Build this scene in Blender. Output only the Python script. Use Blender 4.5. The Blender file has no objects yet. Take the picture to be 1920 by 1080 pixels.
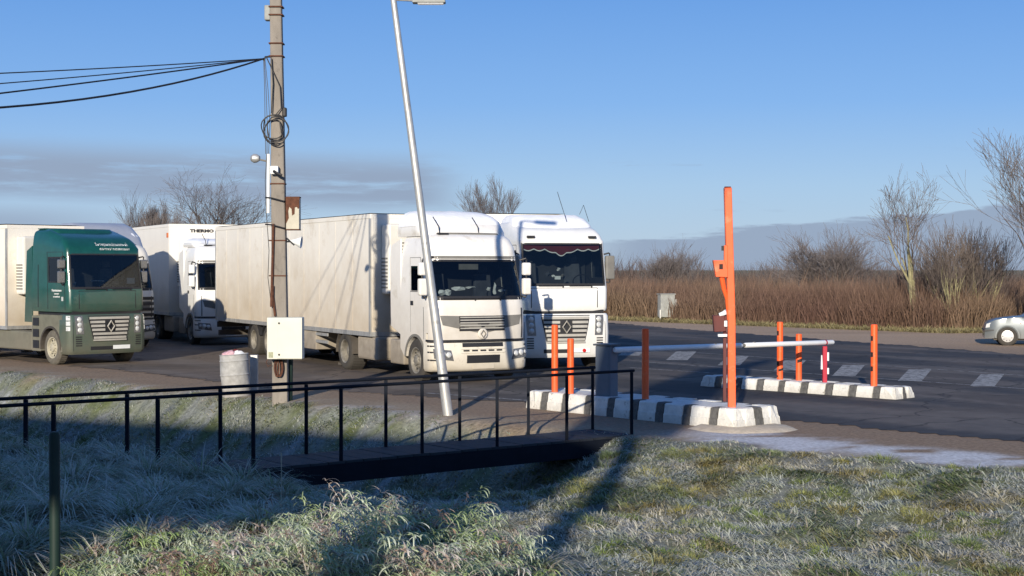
import bpy, math, random
import numpy as np
from mathutils import Vector, Matrix
random.seed(7); rng = np.random.default_rng(7)
PI = math.pi
# ------------------------------------------------------------------ camera, world, sun, exposure
sc = bpy.context.scene
CAMZ, F, HY = 2.62, 2800.0, 505.0
cd = bpy.data.cameras.new('camera'); cam = bpy.data.objects.new('camera', cd); sc.collection.objects.link(cam)
cam.location = (0, 0, CAMZ); cam.rotation_euler = (PI/2 - math.atan((540-HY)/F), 0, 0)
cd.sensor_width = 36; cd.lens = 36*F/1920; cd.clip_end = 6000; cd.clip_start = .1
sc.camera = cam
SUN = Vector((.18, .985, -.27)).normalized()          # the way sunlight travels
W = bpy.data.worlds.new('World'); sc.world = W; W.use_nodes = True
nt = W.node_tree; N = nt.nodes; L = nt.links; N.clear()
def nd(t, **k):
    n = N.new(t)
    for a, b in k.items(): setattr(n, a, b)
    return n
def mth(op, a, b=None, c=None, clamp=False):
    n = N.new('ShaderNodeMath'); n.operation = op; n.use_clamp = clamp
    for i, v in enumerate((a, b, c)):
        if v is None: continue
        if isinstance(v, (int, float)): n.inputs[i].default_value = v
        else: L.new(v, n.inputs[i])
    return n.outputs[0]
def ramp(v, a, b, c=0., d=1.):
    n = N.new('ShaderNodeMapRange'); n.interpolation_type = 'SMOOTHSTEP'
    for i, q in enumerate((v, a, b, c, d)):
        if isinstance(q, (int, float)): n.inputs[i].default_value = q
        else: L.new(q, n.inputs[i])
    return n.outputs[0]
sky = nd('ShaderNodeTexSky', sky_type='NISHITA', sun_disc=False)
sky.sun_elevation = math.asin(-SUN.z); sky.sun_rotation = PI + math.atan2(.18, .985)
sky.altitude = 0; sky.air_density = 1.0; sky.dust_density = .35; sky.ozone_density = 2.2
tc = nd('ShaderNodeTexCoord'); sp = nd('ShaderNodeSeparateXYZ'); L.new(tc.outputs['Generated'], sp.inputs[0])
az = mth('ARCTAN2', sp.outputs[0], sp.outputs[1]); el = mth('ARCSINE', sp.outputs[2])
cb = nd('ShaderNodeCombineXYZ'); L.new(mth('MULTIPLY', az, 7.), cb.inputs[0]); L.new(mth('MULTIPLY', el, 62.), cb.inputs[1])
n1 = nd('ShaderNodeTexNoise'); n1.inputs['Scale'].default_value = 1.3; n1.inputs['Detail'].default_value = 12; n1.inputs['Roughness'].default_value = .64
L.new(cb.outputs[0], n1.inputs['Vector'])
nz = n1.outputs[0]
# low bank of stratus on the right, its top climbing to the right
top = mth('ADD', mth('ADD', .0185, mth('MULTIPLY', mth('SUBTRACT', az, .06, clamp=True), .088)), mth('MULTIPLY', mth('SUBTRACT', nz, .5), .022))
bank = mth('MULTIPLY', ramp(mth('SUBTRACT', top, el), -.0012, .0016), ramp(az, .035, .09))
bank = mth('MULTIPLY', bank, .88)
# long streaky cloud on the left
e2 = mth('SUBTRACT', el, mth('MULTIPLY', mth('ADD', az, .2), -.025))
lay = mth('MULTIPLY', ramp(e2, .036, .052), ramp(e2, .086, .064))
lay = mth('MULTIPLY', lay, ramp(az, -.02, -.07))
strk = mth('MULTIPLY', lay, ramp(nz, .27, .52)); strk = mth('MULTIPLY', strk, .92)
# low veil left at the horizon, and thin wisps elsewhere
veil = mth('MULTIPLY', ramp(el, .046, .030), ramp(az, -.22, -.33)); veil = mth('MULTIPLY', veil, .7)
wisp = mth('MULTIPLY', mth('MULTIPLY', ramp(el, .03, .05), ramp(el, .085, .06)), ramp(nz, .60, .70)); wisp = mth('MULTIPLY', wisp, .5)
cov = mth('MAXIMUM', mth('MAXIMUM', bank, strk), mth('MAXIMUM', veil, wisp))
hsv = nd('ShaderNodeMix', data_type='RGBA', blend_type='MULTIPLY'); hsv.inputs[0].default_value = 1
L.new(sky.outputs[0], hsv.inputs[6]); hsv.inputs[7].default_value = (1.0, 1.0, 1.0, 1)
cr_ = nd('ShaderNodeValToRGB'); L.new(mth('MULTIPLY', el, 2/PI), cr_.inputs[0]); E_ = cr_.color_ramp.elements
SK = [(0., (3.3, 4.4, 5.7)), (.035, (2.6, 4.1, 6.2)), (.07, (1.5, 3.2, 6.4)), (.115, (.90, 2.45, 5.9)), (.3, (.5, 1.4, 3.9)), (1., (.22, .7, 2.2))]
for i, (p_, c_) in enumerate(SK):
    e_ = E_[i] if i < 2 else E_.new(p_); e_.position = p_; e_.color = (*[v/8 for v in c_], 1)
sk8 = nd('ShaderNodeVectorMath', operation='SCALE'); L.new(cr_.outputs[0], sk8.inputs[0]); sk8.inputs[3].default_value = 8
blu = nd('ShaderNodeMix', data_type='RGBA'); blu.inputs[0].default_value = .88; L.new(hsv.outputs[2], blu.inputs[6]); L.new(sk8.outputs[0], blu.inputs[7]); hsv = blu
mx = nd('ShaderNodeMix', data_type='RGBA'); L.new(cov, mx.inputs[0]); L.new(hsv.outputs[2], mx.inputs[6])
mx.inputs[7].default_value = (2.3, 2.9, 3.95, 1)
SKYMIX = mx
bg = nd('ShaderNodeBackground'); L.new(mx.outputs[2], bg.inputs[0]); bg.inputs[1].default_value = .11
wo = nd('ShaderNodeOutputWorld'); L.new(bg.outputs[0], wo.inputs[0])
sl = bpy.data.lights.new('sun', 'SUN'); sl.energy = 4.9; sl.angle = math.radians(.53); sl.color = (1, .90, .755)
so = bpy.data.objects.new('sun', sl); sc.collection.objects.link(so); so.rotation_euler = SUN.to_track_quat('-Z', 'Y').to_euler()
sc.view_settings.view_transform = 'Standard'; sc.view_settings.look = 'None'; sc.view_settings.gamma = 1
sc.view_settings.exposure = .24
sc.render.engine = 'CYCLES'; sc.cycles.transparent_max_bounces = 12; sc.cycles.max_bounces = 6

# ------------------------------------------------------------------ helpers
def link(o, parent=None):
    sc.collection.objects.link(o)
    if parent is not None: o.parent = parent
    return o
def tag(o, label=None, cat=None, group=None, kind=None):
    if label: o['label'] = label
    if cat: o['category'] = cat
    if group: o['group'] = group
    if kind: o['kind'] = kind
    return o
def thing(name, label, cat, loc=(0, 0, 0), rz=0, group=None):
    o = bpy.data.objects.new(name, None); o.empty_display_size = .2
    o.location = loc; o.rotation_euler = (0, 0, rz); link(o)
    return tag(o, label, cat, group)
def copy_tree(o, parent=None):
    c = o.copy(); sc.collection.objects.link(c); c.parent = parent
    for k in ('label', 'category', 'group'):
        if parent is None and k == 'label' and k in c: del c[k]
    for ch in list(o.children): copy_tree(ch, c)
    return c
def px(x, y, z=0.):                                       # a pixel of the photograph on the level z
    Y = (CAMZ - z)*F/(y - HY); return Vector(((x-960)/F*Y, Y, z))
SPLIT = {'grille_slat', 'steel_band', 'lower_grille', 'step_slot', 'air_slot', 'corner_post', 'tail_lamp', 'vent_slat', 'boom_clip', 'reflector', 'step_recess', 'roof_lamp', 'aerial', 'bumper_trim', 'mirror_housing', 'window_pane', 'bracket', 'white_bracket', 'lock', 'side_guard', 'bonnet_seam', 'headlight_lamp'}
STUFF = {'rim_holes', 'panel_seam', 'door_seam', 'window_seal', 'trailer_frame', 'chassis_frame', 'hubcap_hole', 'rust_patch', 'seat', 'cable_coil', 'hanging_cables', 'cable_loops', 'dashboard', 'bumper_strip', 'bottom_rail'}
class MB:
    def __init__(s): s.v = []; s.f = []
    def add(s, vs, fs):
        b = len(s.v); s.v += [tuple(v) for v in vs]; s.f += [tuple(i+b for i in f) for f in fs]; return s
    def box(s, x0, x1, y0, y1, z0, z1, m=None, taper=0):
        t = taper
        vs = [(x0, y0, z0), (x1, y0, z0), (x1, y1, z0), (x0, y1, z0), (x0+t, y0+t, z1), (x1-t, y0+t, z1), (x1-t, y1-t, z1), (x0+t, y1-t, z1)]
        if m is not None: vs = [m @ Vector(v) for v in vs]
        return s.add(vs, [(3, 2, 1, 0), (4, 5, 6, 7), (0, 1, 5, 4), (1, 2, 6, 5), (2, 3, 7, 6), (3, 0, 4, 7)])
    def tube(s, pts, rs, n=8, cap=True):
        pts = [Vector(p) for p in pts]
        if not isinstance(rs, (list, tuple)): rs = [rs]*len(pts)
        d = (pts[1]-pts[0]).normalized(); a = d.orthogonal().normalized()
        vs = []; fs = []
        for i, p in enumerate(pts):
            if i == 0: t = pts[1]-pts[0]
            elif i == len(pts)-1: t = pts[-1]-pts[-2]
            else: t = pts[i+1]-pts[i-1]
            t.normalize(); a = (a - t*a.dot(t)); a = a.normalized() if a.length > 1e-5 else t.orthogonal().normalized(); b = t.cross(a)
            for k in range(n):
                an = 2*PI*k/n; vs.append(p + (a*math.cos(an)+b*math.sin(an))*rs[i])
        for i in range(len(pts)-1):
            for k in range(n):
                k2 = (k+1) % n; fs.append((i*n+k, i*n+k2, (i+1)*n+k2, (i+1)*n+k))
        if cap: fs.append(tuple(range(n))[::-1]); fs.append(tuple(range((len(pts)-1)*n, len(pts)*n)))
        return s.add(vs, fs)
    def lathe(s, prof, n=24, m=None, close=False):         # prof: (r, axial); axis = Y
        vs = []; fs = []
        for r, a in prof:
            for k in range(n):
                an = 2*PI*k/n; v = Vector((r*math.cos(an), a, r*math.sin(an))); vs.append(m @ v if m is not None else v)
        for i in range(len(prof)-1):
            for k in range(n):
                k2 = (k+1) % n; fs.append((i*n+k, i*n+k2, (i+1)*n+k2, (i+1)*n+k))
        return s.add(vs, fs)
    def prism(s, poly, y0, y1, m=None):                    # poly in (x, z), extruded along y
        n = len(poly); vs = [Vector((x, y0, z)) for x, z in poly]+[Vector((x, y1, z)) for x, z in poly]
        if m is not None: vs = [m @ v for v in vs]
        fs = [tuple(range(n)), tuple(range(2*n-1, n-1, -1))]+[(i, n+i, n+(i+1) % n, (i+1) % n) for i in range(n)]
        return s.add(vs, fs)
    def pieces(s):
        p = list(range(len(s.v)))
        def f(i):
            while p[i] != i: p[i] = p[p[i]]; i = p[i]
            return i
        for q in s.f:
            for k in q[1:]: p[f(k)] = f(q[0])
        g = {}
        for q in s.f: g.setdefault(f(q[0]), []).append(q)
        out = []
        for fs in g.values():
            ids = sorted({i for q in fs for i in q}); m = {i: k for k, i in enumerate(ids)}; b = MB(); b.v = [s.v[i] for i in ids]; b.f = [tuple(m[i] for i in q) for q in fs]; out.append(b)
        return out
    def build(s, name, mat, parent=None, smooth=False, bevel=0, angle=35):
        if name in SPLIT:
            ps = s.pieces()
            if len(ps) > 1:
                o = [b.build1(name, mat, parent, smooth, bevel, angle) for b in ps]; return o[0]
        return s.build1(name, mat, parent, smooth, bevel, angle)
    def build1(s, name, mat, parent=None, smooth=False, bevel=0, angle=35):
        me = bpy.data.meshes.new(name); me.from_pydata(s.v, [], s.f); me.materials.append(mat)
        import bmesh
        bm = bmesh.new(); bm.from_mesh(me); bmesh.ops.recalc_face_normals(bm, faces=bm.faces); bm.to_mesh(me); bm.free()
        if smooth:
            me.polygons.foreach_set('use_smooth', [True]*len(me.polygons))
            me.set_sharp_from_angle(angle=math.radians(angle))
        o = bpy.data.objects.new(name, me); link(o, parent)
        if name in STUFF and len(s.pieces()) > 1: o['kind'] = 'stuff'
        if bevel:
            b = o.modifiers.new('bevel', 'BEVEL'); b.width = bevel; b.segments = 2; b.limit_method = 'ANGLE'
        return o
def BX(name, mat, parent, *a, bevel=0, **k): return MB().box(*a, **k).build(name, mat, parent, bevel=bevel)

# ------------------------------------------------------------------ materials
MATS = {}
def material(name, col, rough=.6, metal=0, var=.12, scale=4., bump=0., bscale=40., coat=0, dirt=None, dirt2=None, spec=.5, stretch=None, detail=5):
    """dirt = (colour, z_low, z_high, amount): road dirt that thins out with height above the road (object z)"""
    m = bpy.data.materials.new(name); m.use_nodes = True; nt = m.node_tree; Ns, Ls = nt.nodes, nt.links
    b = Ns['Principled BSDF']; b.inputs['Roughness'].default_value = rough; b.inputs['Metallic'].default_value = metal
    b.inputs['Specular IOR Level'].default_value = spec; b.inputs['Coat Weight'].default_value = coat; b.inputs['Coat Roughness'].default_value = .08
    t = Ns.new('ShaderNodeTexCoord'); mp = Ns.new('ShaderNodeMapping'); Ls.new(t.outputs['Object'], mp.inputs[0])
    if stretch: mp.inputs['Scale'].default_value = stretch
    n = Ns.new('ShaderNodeTexNoise'); n.inputs['Scale'].default_value = scale; n.inputs['Detail'].default_value = detail; n.inputs['Roughness'].default_value = .62
    Ls.new(mp.outputs[0], n.inputs['Vector'])
    r = Ns.new('ShaderNodeMapRange'); Ls.new(n.outputs[0], r.inputs[0]); r.inputs[1].default_value = .3; r.inputs[2].default_value = .7
    r.inputs[3].default_value = 1-var; r.inputs[4].default_value = 1+var
    mu = Ns.new('ShaderNodeMix'); mu.data_type = 'RGBA'; mu.blend_type = 'MULTIPLY'; mu.inputs[0].default_value = 1
    mu.inputs[6].default_value = (*col, 1); Ls.new(r.outputs[0], mu.inputs[7]); out = mu.outputs[2]
    rgh = None
    for dd in (dirt, dirt2):
        if not dd: continue
        dc, z0, z1, am = dd
        s = Ns.new('ShaderNodeSeparateXYZ'); Ls.new(t.outputs['Object'], s.inputs[0])
        n2 = Ns.new('ShaderNodeTexNoise'); n2.inputs['Scale'].default_value = 1.1; n2.inputs['Detail'].default_value = 8; n2.inputs['Roughness'].default_value = .66
        Ls.new(t.outputs['Object'], n2.inputs['Vector'])
        ad = Ns.new('ShaderNodeMath'); ad.operation = 'MULTIPLY_ADD'; Ls.new(n2.outputs[0], ad.inputs[0]); ad.inputs[1].default_value = (z1-z0)*1.1; Ls.new(s.outputs[2], ad.inputs[2])
        q = Ns.new('ShaderNodeMapRange'); Ls.new(ad.outputs[0], q.inputs[0]); sh = (z1-z0)*.55
        q.inputs[1].default_value = z0+sh; q.inputs[2].default_value = z1+sh; q.inputs[3].default_value = am; q.inputs[4].default_value = 0
        mxx = Ns.new('ShaderNodeMix'); mxx.data_type = 'RGBA'; Ls.new(q.outputs[0], mxx.inputs[0]); Ls.new(out, mxx.inputs[6]); mxx.inputs[7].default_value = (*dc, 1); out = mxx.outputs[2]
        rm = Ns.new('ShaderNodeMapRange'); Ls.new(q.outputs[0], rm.inputs[0]); rm.inputs[3].default_value = rough; rm.inputs[4].default_value = .9; rgh = rm.outputs[0]
    Ls.new(out, b.inputs['Base Color'])
    if rgh: Ls.new(rgh, b.inputs['Roughness'])
    if bump:
        n3 = Ns.new('ShaderNodeTexNoise'); n3.inputs['Scale'].default_value = bscale; n3.inputs['Detail'].default_value = 4; Ls.new(mp.outputs[0], n3.inputs['Vector'])
        bp = Ns.new('ShaderNodeBump'); bp.inputs['Strength'].default_value = bump; bp.inputs['Distance'].default_value = .02; Ls.new(n3.outputs[0], bp.inputs['Height']); Ls.new(bp.outputs[0], b.inputs['Normal'])
    return m
DIRT = (.20, .165, .12)
M = {}
M['white'] = material('white_paint', (.82, .80, .75), .35, var=.04, coat=.3, dirt=((.40, .34, .25), .2, 2.6, .75))
M['white2'] = material('white_paint_clean', (.80, .80, .77), .35, var=.04, coat=.3, dirt=((.45, .42, .36), .1, 1.6, .55))
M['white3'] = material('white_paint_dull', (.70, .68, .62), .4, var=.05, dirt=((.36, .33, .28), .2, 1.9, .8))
M['green'] = material('green_paint', (.006, .066, .052), .3, var=.15, coat=.5, dirt=((.13, .12, .085), .25, 2.4, .8))
M['dustgreen'] = material('dusty_green_plastic', (.12, .125, .095), .8, var=.25, dirt=((.17, .155, .12), .2, 1.8, .8))
M['trailer'] = material('trailer_skin', (.80, .76, .67), .45, var=.05, scale=1.2, dirt=((.47, .39, .28), .7, 3.4, .9), stretch=(1, 1, .25))
M['trailer2'] = material('trailer_skin_clean', (.78, .75, .68), .45, var=.04, scale=1.2, dirt=((.52, .45, .32), .8, 2.2, .7), stretch=(1, 1, .25))
M['skirt'] = material('dirty_side_panel', (.36, .32, .26), .75, var=.25, dirt=(DIRT, .2, 1.2, .8))
M['bumperdirt'] = material('bumper_paint', (.74, .70, .60), .5, var=.08, dirt=((.38, .32, .23), .15, 1.0, .75))
M['dark'] = material('dark_plastic', (.018, .018, .02), .55, var=.2)
M['chassis'] = material('chassis_metal', (.035, .032, .03), .7, var=.3, dirt=(DIRT, .1, 1.3, .45))
M['grey'] = material('grey_plastic', (.17, .165, .15), .6, var=.15, dirt=((.22, .2, .16), .3, 1.6, .5))
M['slat'] = material('grille_slat', (.45, .43, .38), .5, var=.12, metal=.2)
M['chrome'] = material('chrome', (.62, .62, .6), .25, 1.0, var=.1)
M['tyre'] = material('tyre_rubber', (.032, .03, .028), .9, var=.3, scale=9, dirt=((.07, .062, .05), -.1, 1.1, .55), bump=.3)
M['tyredust'] = material('dusty_tyre', (.115, .105, .085), .95, var=.3, scale=9, bump=.3)
M['rim'] = material('steel_rim', (.26, .24, .2), .55, .3, var=.3, scale=12)
M['rimdust'] = material('dusty_rim', (.42, .39, .3), .7, .1, var=.2, scale=12)
M['snow'] = material('snow', (.86, .88, .9), .7, var=.05, bump=.4, bscale=9)
M['lens'] = material('lamp_lens', (.55, .56, .55), .12, var=.3, scale=30, coat=1)
M['lensdark'] = material('lamp_housing', (.12, .12, .12), .2, var=.3, scale=30, coat=1)
M['amber'] = material('amber_lens', (.6, .16, .03), .25)
M['red'] = material('red_lens', (.5, .02, .02), .25)
M['paper'] = material('paper', (.75, .77, .76), .8, var=.1)
M['curtain'] = material('dark_red_curtain', (.12, .012, .012), .9, var=.2)
M['lining'] = material('cab_lining', (.03, .032, .035), .9, var=.2)
M['seat'] = material('seat_cloth', (.06, .065, .075), .9, var=.3)
M['concrete'] = material('concrete', (.23, .205, .175), .9, var=.22, scale=3.5, bump=.5, bscale=30, stretch=(1, 1, .3))
M['galv'] = material('galvanised_steel', (.50, .50, .48), .5, .55, var=.18, scale=9, stretch=(1, 1, .35))
M['drum'] = material('galvanised_drum', (.36, .36, .35), .9, 0, var=.25, scale=7, bump=.15, bscale=12, dirt=((.28, .23, .17), -.1, .5, .5))
M['box'] = material('cream_enamel', (.66, .68, .60), .35, var=.06, scale=2, dirt=((.5, .47, .36), .5, 1.6, .4))
M['rust'] = material('rust', (.10, .04, .022), .95, var=.4, scale=14)
M['rustbox'] = material('rusting_paint', (.48, .45, .36), .7, var=.1, scale=5)
M['black'] = material('black_cable', (.012, .012, .014), .6)
M['rail'] = material('bridge_paint', (.008, .011, .018), .75, var=.2, spec=.15)
M['deck'] = material('bridge_deck_boards', (.02, .024, .03), .8, var=.35, scale=6, bump=.3)
M['orange'] = material('orange_paint', (.86, .115, .022), .42, var=.07, scale=6, dirt=((.45, .14, .06), -.2, .35, .5))
M['scuff'] = material('scuffed_black_mark', (.03, .015, .012), .8)
M['kerbw'] = material('white_kerb_paint', (.70, .69, .64), .85, var=.14, scale=8, bump=.6, bscale=26, dirt=((.33, .29, .23), -.12, .22, .6))
M['kerbd'] = material('worn_black_kerb_paint', (.10, .098, .093), .9, var=.35, scale=14, bump=.6, bscale=30)
M['cabinet'] = material('grey_blue_cabinet', (.125, .15, .18), .55, var=.06)
M['boom'] = material('white_boom', (.86, .86, .84), .35, var=.05)
M['crimson'] = material('crimson_plastic', (.42, .012, .035), .45, var=.1)
M['maroon'] = material('maroon_box', (.10, .015, .012), .6, var=.2)
M['steelbox'] = material('weathered_grey_metal', (.30, .31, .29), .7, var=.18, scale=5)
M['silver'] = material('silver_car_paint', (.13, .15, .16), .42, .25, var=.04, coat=.7, dirt=((.25, .22, .18), .1, .6, .5))
M['postgreen'] = material('green_post_paint', (.012, .028, .022), .6, 0, var=.2, spec=.25)
M['paintline'] = material('worn_road_paint', (.30, .30, .29), .9, var=.45, scale=7, bump=.2)
M['plaster'] = material('shade_slab_plaster', (.5, .47, .4), .9, var=.08)
M['roofm'] = material('roof_sheet', (.18, .08, .06), .7, var=.1)
M['silvertarp'] = material('silver_fairing', (.50, .52, .55), .35, .35, var=.06)
M['rubbish'] = material('pink_rubbish_bag', (.62, .38, .40), .5, var=.35, scale=18)
M['sand'] = material('sandy_mortar', (.55, .47, .35), .95, var=.2, scale=10, bump=.5)
def chip(m, col, lo, hi, scale, det=8):
    nt = m.node_tree; Ns, Ls = nt.nodes, nt.links; b = Ns['Principled BSDF']; src_ = b.inputs['Base Color'].links[0].from_socket
    t = Ns.new('ShaderNodeTexCoord'); n = Ns.new('ShaderNodeTexNoise'); n.inputs['Scale'].default_value = scale; n.inputs['Detail'].default_value = det; n.inputs['Roughness'].default_value = .7; Ls.new(t.outputs['Object'], n.inputs['Vector'])
    r = Ns.new('ShaderNodeMapRange'); Ls.new(n.outputs[0], r.inputs[0]); r.inputs[1].default_value = lo; r.inputs[2].default_value = hi
    x = Ns.new('ShaderNodeMix'); x.data_type = 'RGBA'; Ls.new(r.outputs[0], x.inputs[0]); Ls.new(src_, x.inputs[6]); x.inputs[7].default_value = (*col, 1); Ls.new(x.outputs[2], b.inputs['Base Color'])
chip(M['paintline'], (.06, .06, .062), .50, .60, 5.5)
chip(M['orange'], (.20, .06, .03), .66, .70, 16); chip(M['orange'], (.80, .22, .10), .55, .72, 5)
chip(M['kerbw'], (.30, .28, .25), .60, .68, 7); chip(M['kerbd'], (.33, .32, .30), .66, .72, 12)
chip(M['concrete'], (.12, .105, .09), .58, .72, 6); chip(M['galv'], (.30, .28, .25), .58, .72, 7)
chip(M['bumperdirt'], (.33, .28, .21), .58, .75, 6); chip(M['white'], (.55, .50, .41), .56, .78, 2.2); chip(M['trailer'], (.56, .48, .36), .56, .76, .9)
def glass_mat():
    m = bpy.data.materials.new('window_glass'); m.use_nodes = True; nt = m.node_tree; Ns, Ls = nt.nodes, nt.links
    for n in list(Ns): Ns.remove(n)
    o = Ns.new('ShaderNodeOutputMaterial'); mi = Ns.new('ShaderNodeMixShader'); tr = Ns.new('ShaderNodeBsdfTransparent'); gl = Ns.new('ShaderNodeBsdfGlossy')
    tr.inputs[0].default_value = (.50, .55, .56, 1); gl.inputs['Roughness'].default_value = .03; gl.inputs[0].default_value = (.9, .95, 1, 1)
    fr = Ns.new('ShaderNodeFresnel'); fr.inputs[0].default_value = 1.5
    Ls.new(fr.outputs[0], mi.inputs[0]); Ls.new(tr.outputs[0], mi.inputs[1]); Ls.new(gl.outputs[0], mi.inputs[2]); Ls.new(mi.outputs[0], o.inputs[0])
    return m
M['glass'] = glass_mat()
def attr_mat(name, rough=.8, trans=0, nscale=0, namt=.2, bump=0):
    m = bpy.data.materials.new(name); m.use_nodes = True; nt = m.node_tree; Ns, Ls = nt.nodes, nt.links
    b = Ns['Principled BSDF']; b.inputs['Roughness'].default_value = rough; b.inputs['Specular IOR Level'].default_value = .25
    a = Ns.new('ShaderNodeAttribute'); a.attribute_name = 'tint'; out = a.outputs['Color']
    if nscale:
        n = Ns.new('ShaderNodeTexNoise'); n.inputs['Scale'].default_value = nscale; n.inputs['Detail'].default_value = 9; n.inputs['Roughness'].default_value = .7
        t = Ns.new('ShaderNodeTexCoord'); Ls.new(t.outputs['Object'], n.inputs['Vector'])
        r = Ns.new('ShaderNodeMapRange'); Ls.new(n.outputs[0], r.inputs[0]); r.inputs[1].default_value = .3; r.inputs[2].default_value = .7; r.inputs[3].default_value = 1-namt; r.inputs[4].default_value = 1+namt
        mu = Ns.new('ShaderNodeMix'); mu.data_type = 'RGBA'; mu.blend_type = 'MULTIPLY'; mu.inputs[0].default_value = 1; Ls.new(out, mu.inputs[6]); Ls.new(r.outputs[0], mu.inputs[7]); out = mu.outputs[2]
        if bump:
            bp = Ns.new('ShaderNodeBump'); bp.inputs['Strength'].default_value = bump; bp.inputs['Distance'].default_value = .03; Ls.new(n.outputs[0], bp.inputs['Height']); Ls.new(bp.outputs[0], b.inputs['Normal'])
    Ls.new(out, b.inputs['Base Color'])
    if trans:
        tl = Ns.new('ShaderNodeBsdfTranslucent'); Ls.new(out, tl.inputs[0]); ms = Ns.new('ShaderNodeMixShader'); ms.inputs[0].default_value = trans
        Ls.new(b.outputs[0], ms.inputs[1]); Ls.new(tl.outputs[0], ms.inputs[2]); Ls.new(ms.outputs[0], Ns['Material Output'].inputs[0])
    return m
M['blade'] = attr_mat('frosted_grass_blade', .75, .25)
M['ground'] = attr_mat('ground_soil', .95, 0, 13.0, .42, .9)
M['asphalt'] = attr_mat('worn_asphalt', .85, 0, 2.2, .20, .35)
def cracks(m):
    nt = m.node_tree; Ns, Ls = nt.nodes, nt.links; b = Ns['Principled BSDF']; src_ = b.inputs['Base Color'].links[0].from_socket
    t = Ns.new('ShaderNodeTexCoord'); n0 = Ns.new('ShaderNodeTexNoise'); n0.inputs['Scale'].default_value = .8; n0.inputs['Detail'].default_value = 5; Ls.new(t.outputs['Object'], n0.inputs['Vector'])
    ad = Ns.new('ShaderNodeMix'); ad.data_type = 'RGBA'; ad.inputs[0].default_value = .55; Ls.new(t.outputs['Object'], ad.inputs[6]); Ls.new(n0.outputs['Color'], ad.inputs[7])
    v = Ns.new('ShaderNodeTexVoronoi'); v.feature = 'DISTANCE_TO_EDGE'; v.inputs['Scale'].default_value = .75; Ls.new(ad.outputs[2], v.inputs['Vector'])
    r = Ns.new('ShaderNodeMapRange'); Ls.new(v.outputs['Distance'], r.inputs[0]); r.inputs[1].default_value = .004; r.inputs[2].default_value = .014; r.inputs[3].default_value = .65; r.inputs[4].default_value = 0
    x = Ns.new('ShaderNodeMix'); x.data_type = 'RGBA'; Ls.new(r.outputs[0], x.inputs[0]); Ls.new(src_, x.inputs[6]); x.inputs[7].default_value = (.018, .018, .018, 1); Ls.new(x.outputs[2], b.inputs['Base Color'])
cracks(M['asphalt']); chip(M['asphalt'], (.17, .155, .14), .62, .74, 9)
M['bark'] = material('bark', (.16, .135, .11), .9, var=.3, scale=6)
M['barkgreen'] = material('lichen_bark', (.26, .24, .13), .9, var=.3, scale=6)
M['twig'] = material('bare_twig', (.13, .105, .09), .9, var=.2)
M['twigfar'] = material('distant_twig', (.145, .125, .12), .9, var=.2)

# ------------------------------------------------------------------ noise and terrain
def hash2(ix, iy, seed):
    h = (ix.astype(np.int64)*374761393 + iy.astype(np.int64)*668265263 + seed*1442695041) & 0x7fffffff
    h = ((h ^ (h >> 13))*1274126177) & 0x7fffffff
    return ((h ^ (h >> 16)) & 0xffff)/65535.
def vnoise(x, y, seed=0):
    x = np.asarray(x, float); y = np.asarray(y, float); ix = np.floor(x); iy = np.floor(y); fx = x-ix; fy = y-iy
    fx = fx*fx*(3-2*fx); fy = fy*fy*(3-2*fy)
    a = hash2(ix, iy, seed); b = hash2(ix+1, iy, seed); c = hash2(ix, iy+1, seed); d = hash2(ix+1, iy+1, seed)
    return (a*(1-fx)+b*fx)*(1-fy)+(c*(1-fx)+d*fx)*fy
def fbm(x, y, seed=0, o=3):
    s = 0; a = .5; t = 0
    for i in range(o): s = s+a*vnoise(x*2**i, y*2**i, seed+i*7); t += a; a *= .5
    return s/t
def ss(a, b, v):
    t = np.clip((v-a)/(b-a), 0, 1); return t*t*(3-2*t)
def nn(x, y): return (x+y)/1.41421
def edge(x, y):                                           # how far into the verge: >0 grass, <0 road shoulder
    t = (x-y)/1.41421
    return 18.15 - .55*np.exp(-((t+17.2)/2.)**2) - nn(x, y) + (fbm(x*.9, y*.9, 3)-.5)*1.2
def terrain(x, y, rough=True):
    x = np.asarray(x, float); y = np.asarray(y, float); n = nn(x, y); t = (x-y)/1.41421
    D = .26 + 1.35*ss(-12.8, -17.5, t)
    mb_ = ss(-14.0, -15.6, t); wd_ = 2.35+.75*mb_*ss(13.9, 14.5, n); ditch = -D*np.exp(-np.clip(np.abs(n-13.9)/wd_, 0, 9)**(2.4+2.2*mb_))
    z = ditch + .72*ss(11.2, 4.5, n)*ss(3.5, -.5, x-.12*y+.3) + .9*ss(9.5, 4.0, n)*ss(-.5, 3.5, x-.12*y+.3)
    z = z + .26*np.exp(-((x+.95)/1.15)**2)*ss(11.2, 9.3, y)*ss(3, 6, y)
    z = z*ss(18.0, 17.2, n)
    g = ss(.1, .8, edge(x, y))
    if rough: z = z + g*((fbm(x*1.8, y*1.8, 11)-.5)*.34 + (vnoise(x*4, y*4, 15)-.5)*.09)
    far = ss(60, 90, y)
    return z
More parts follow.
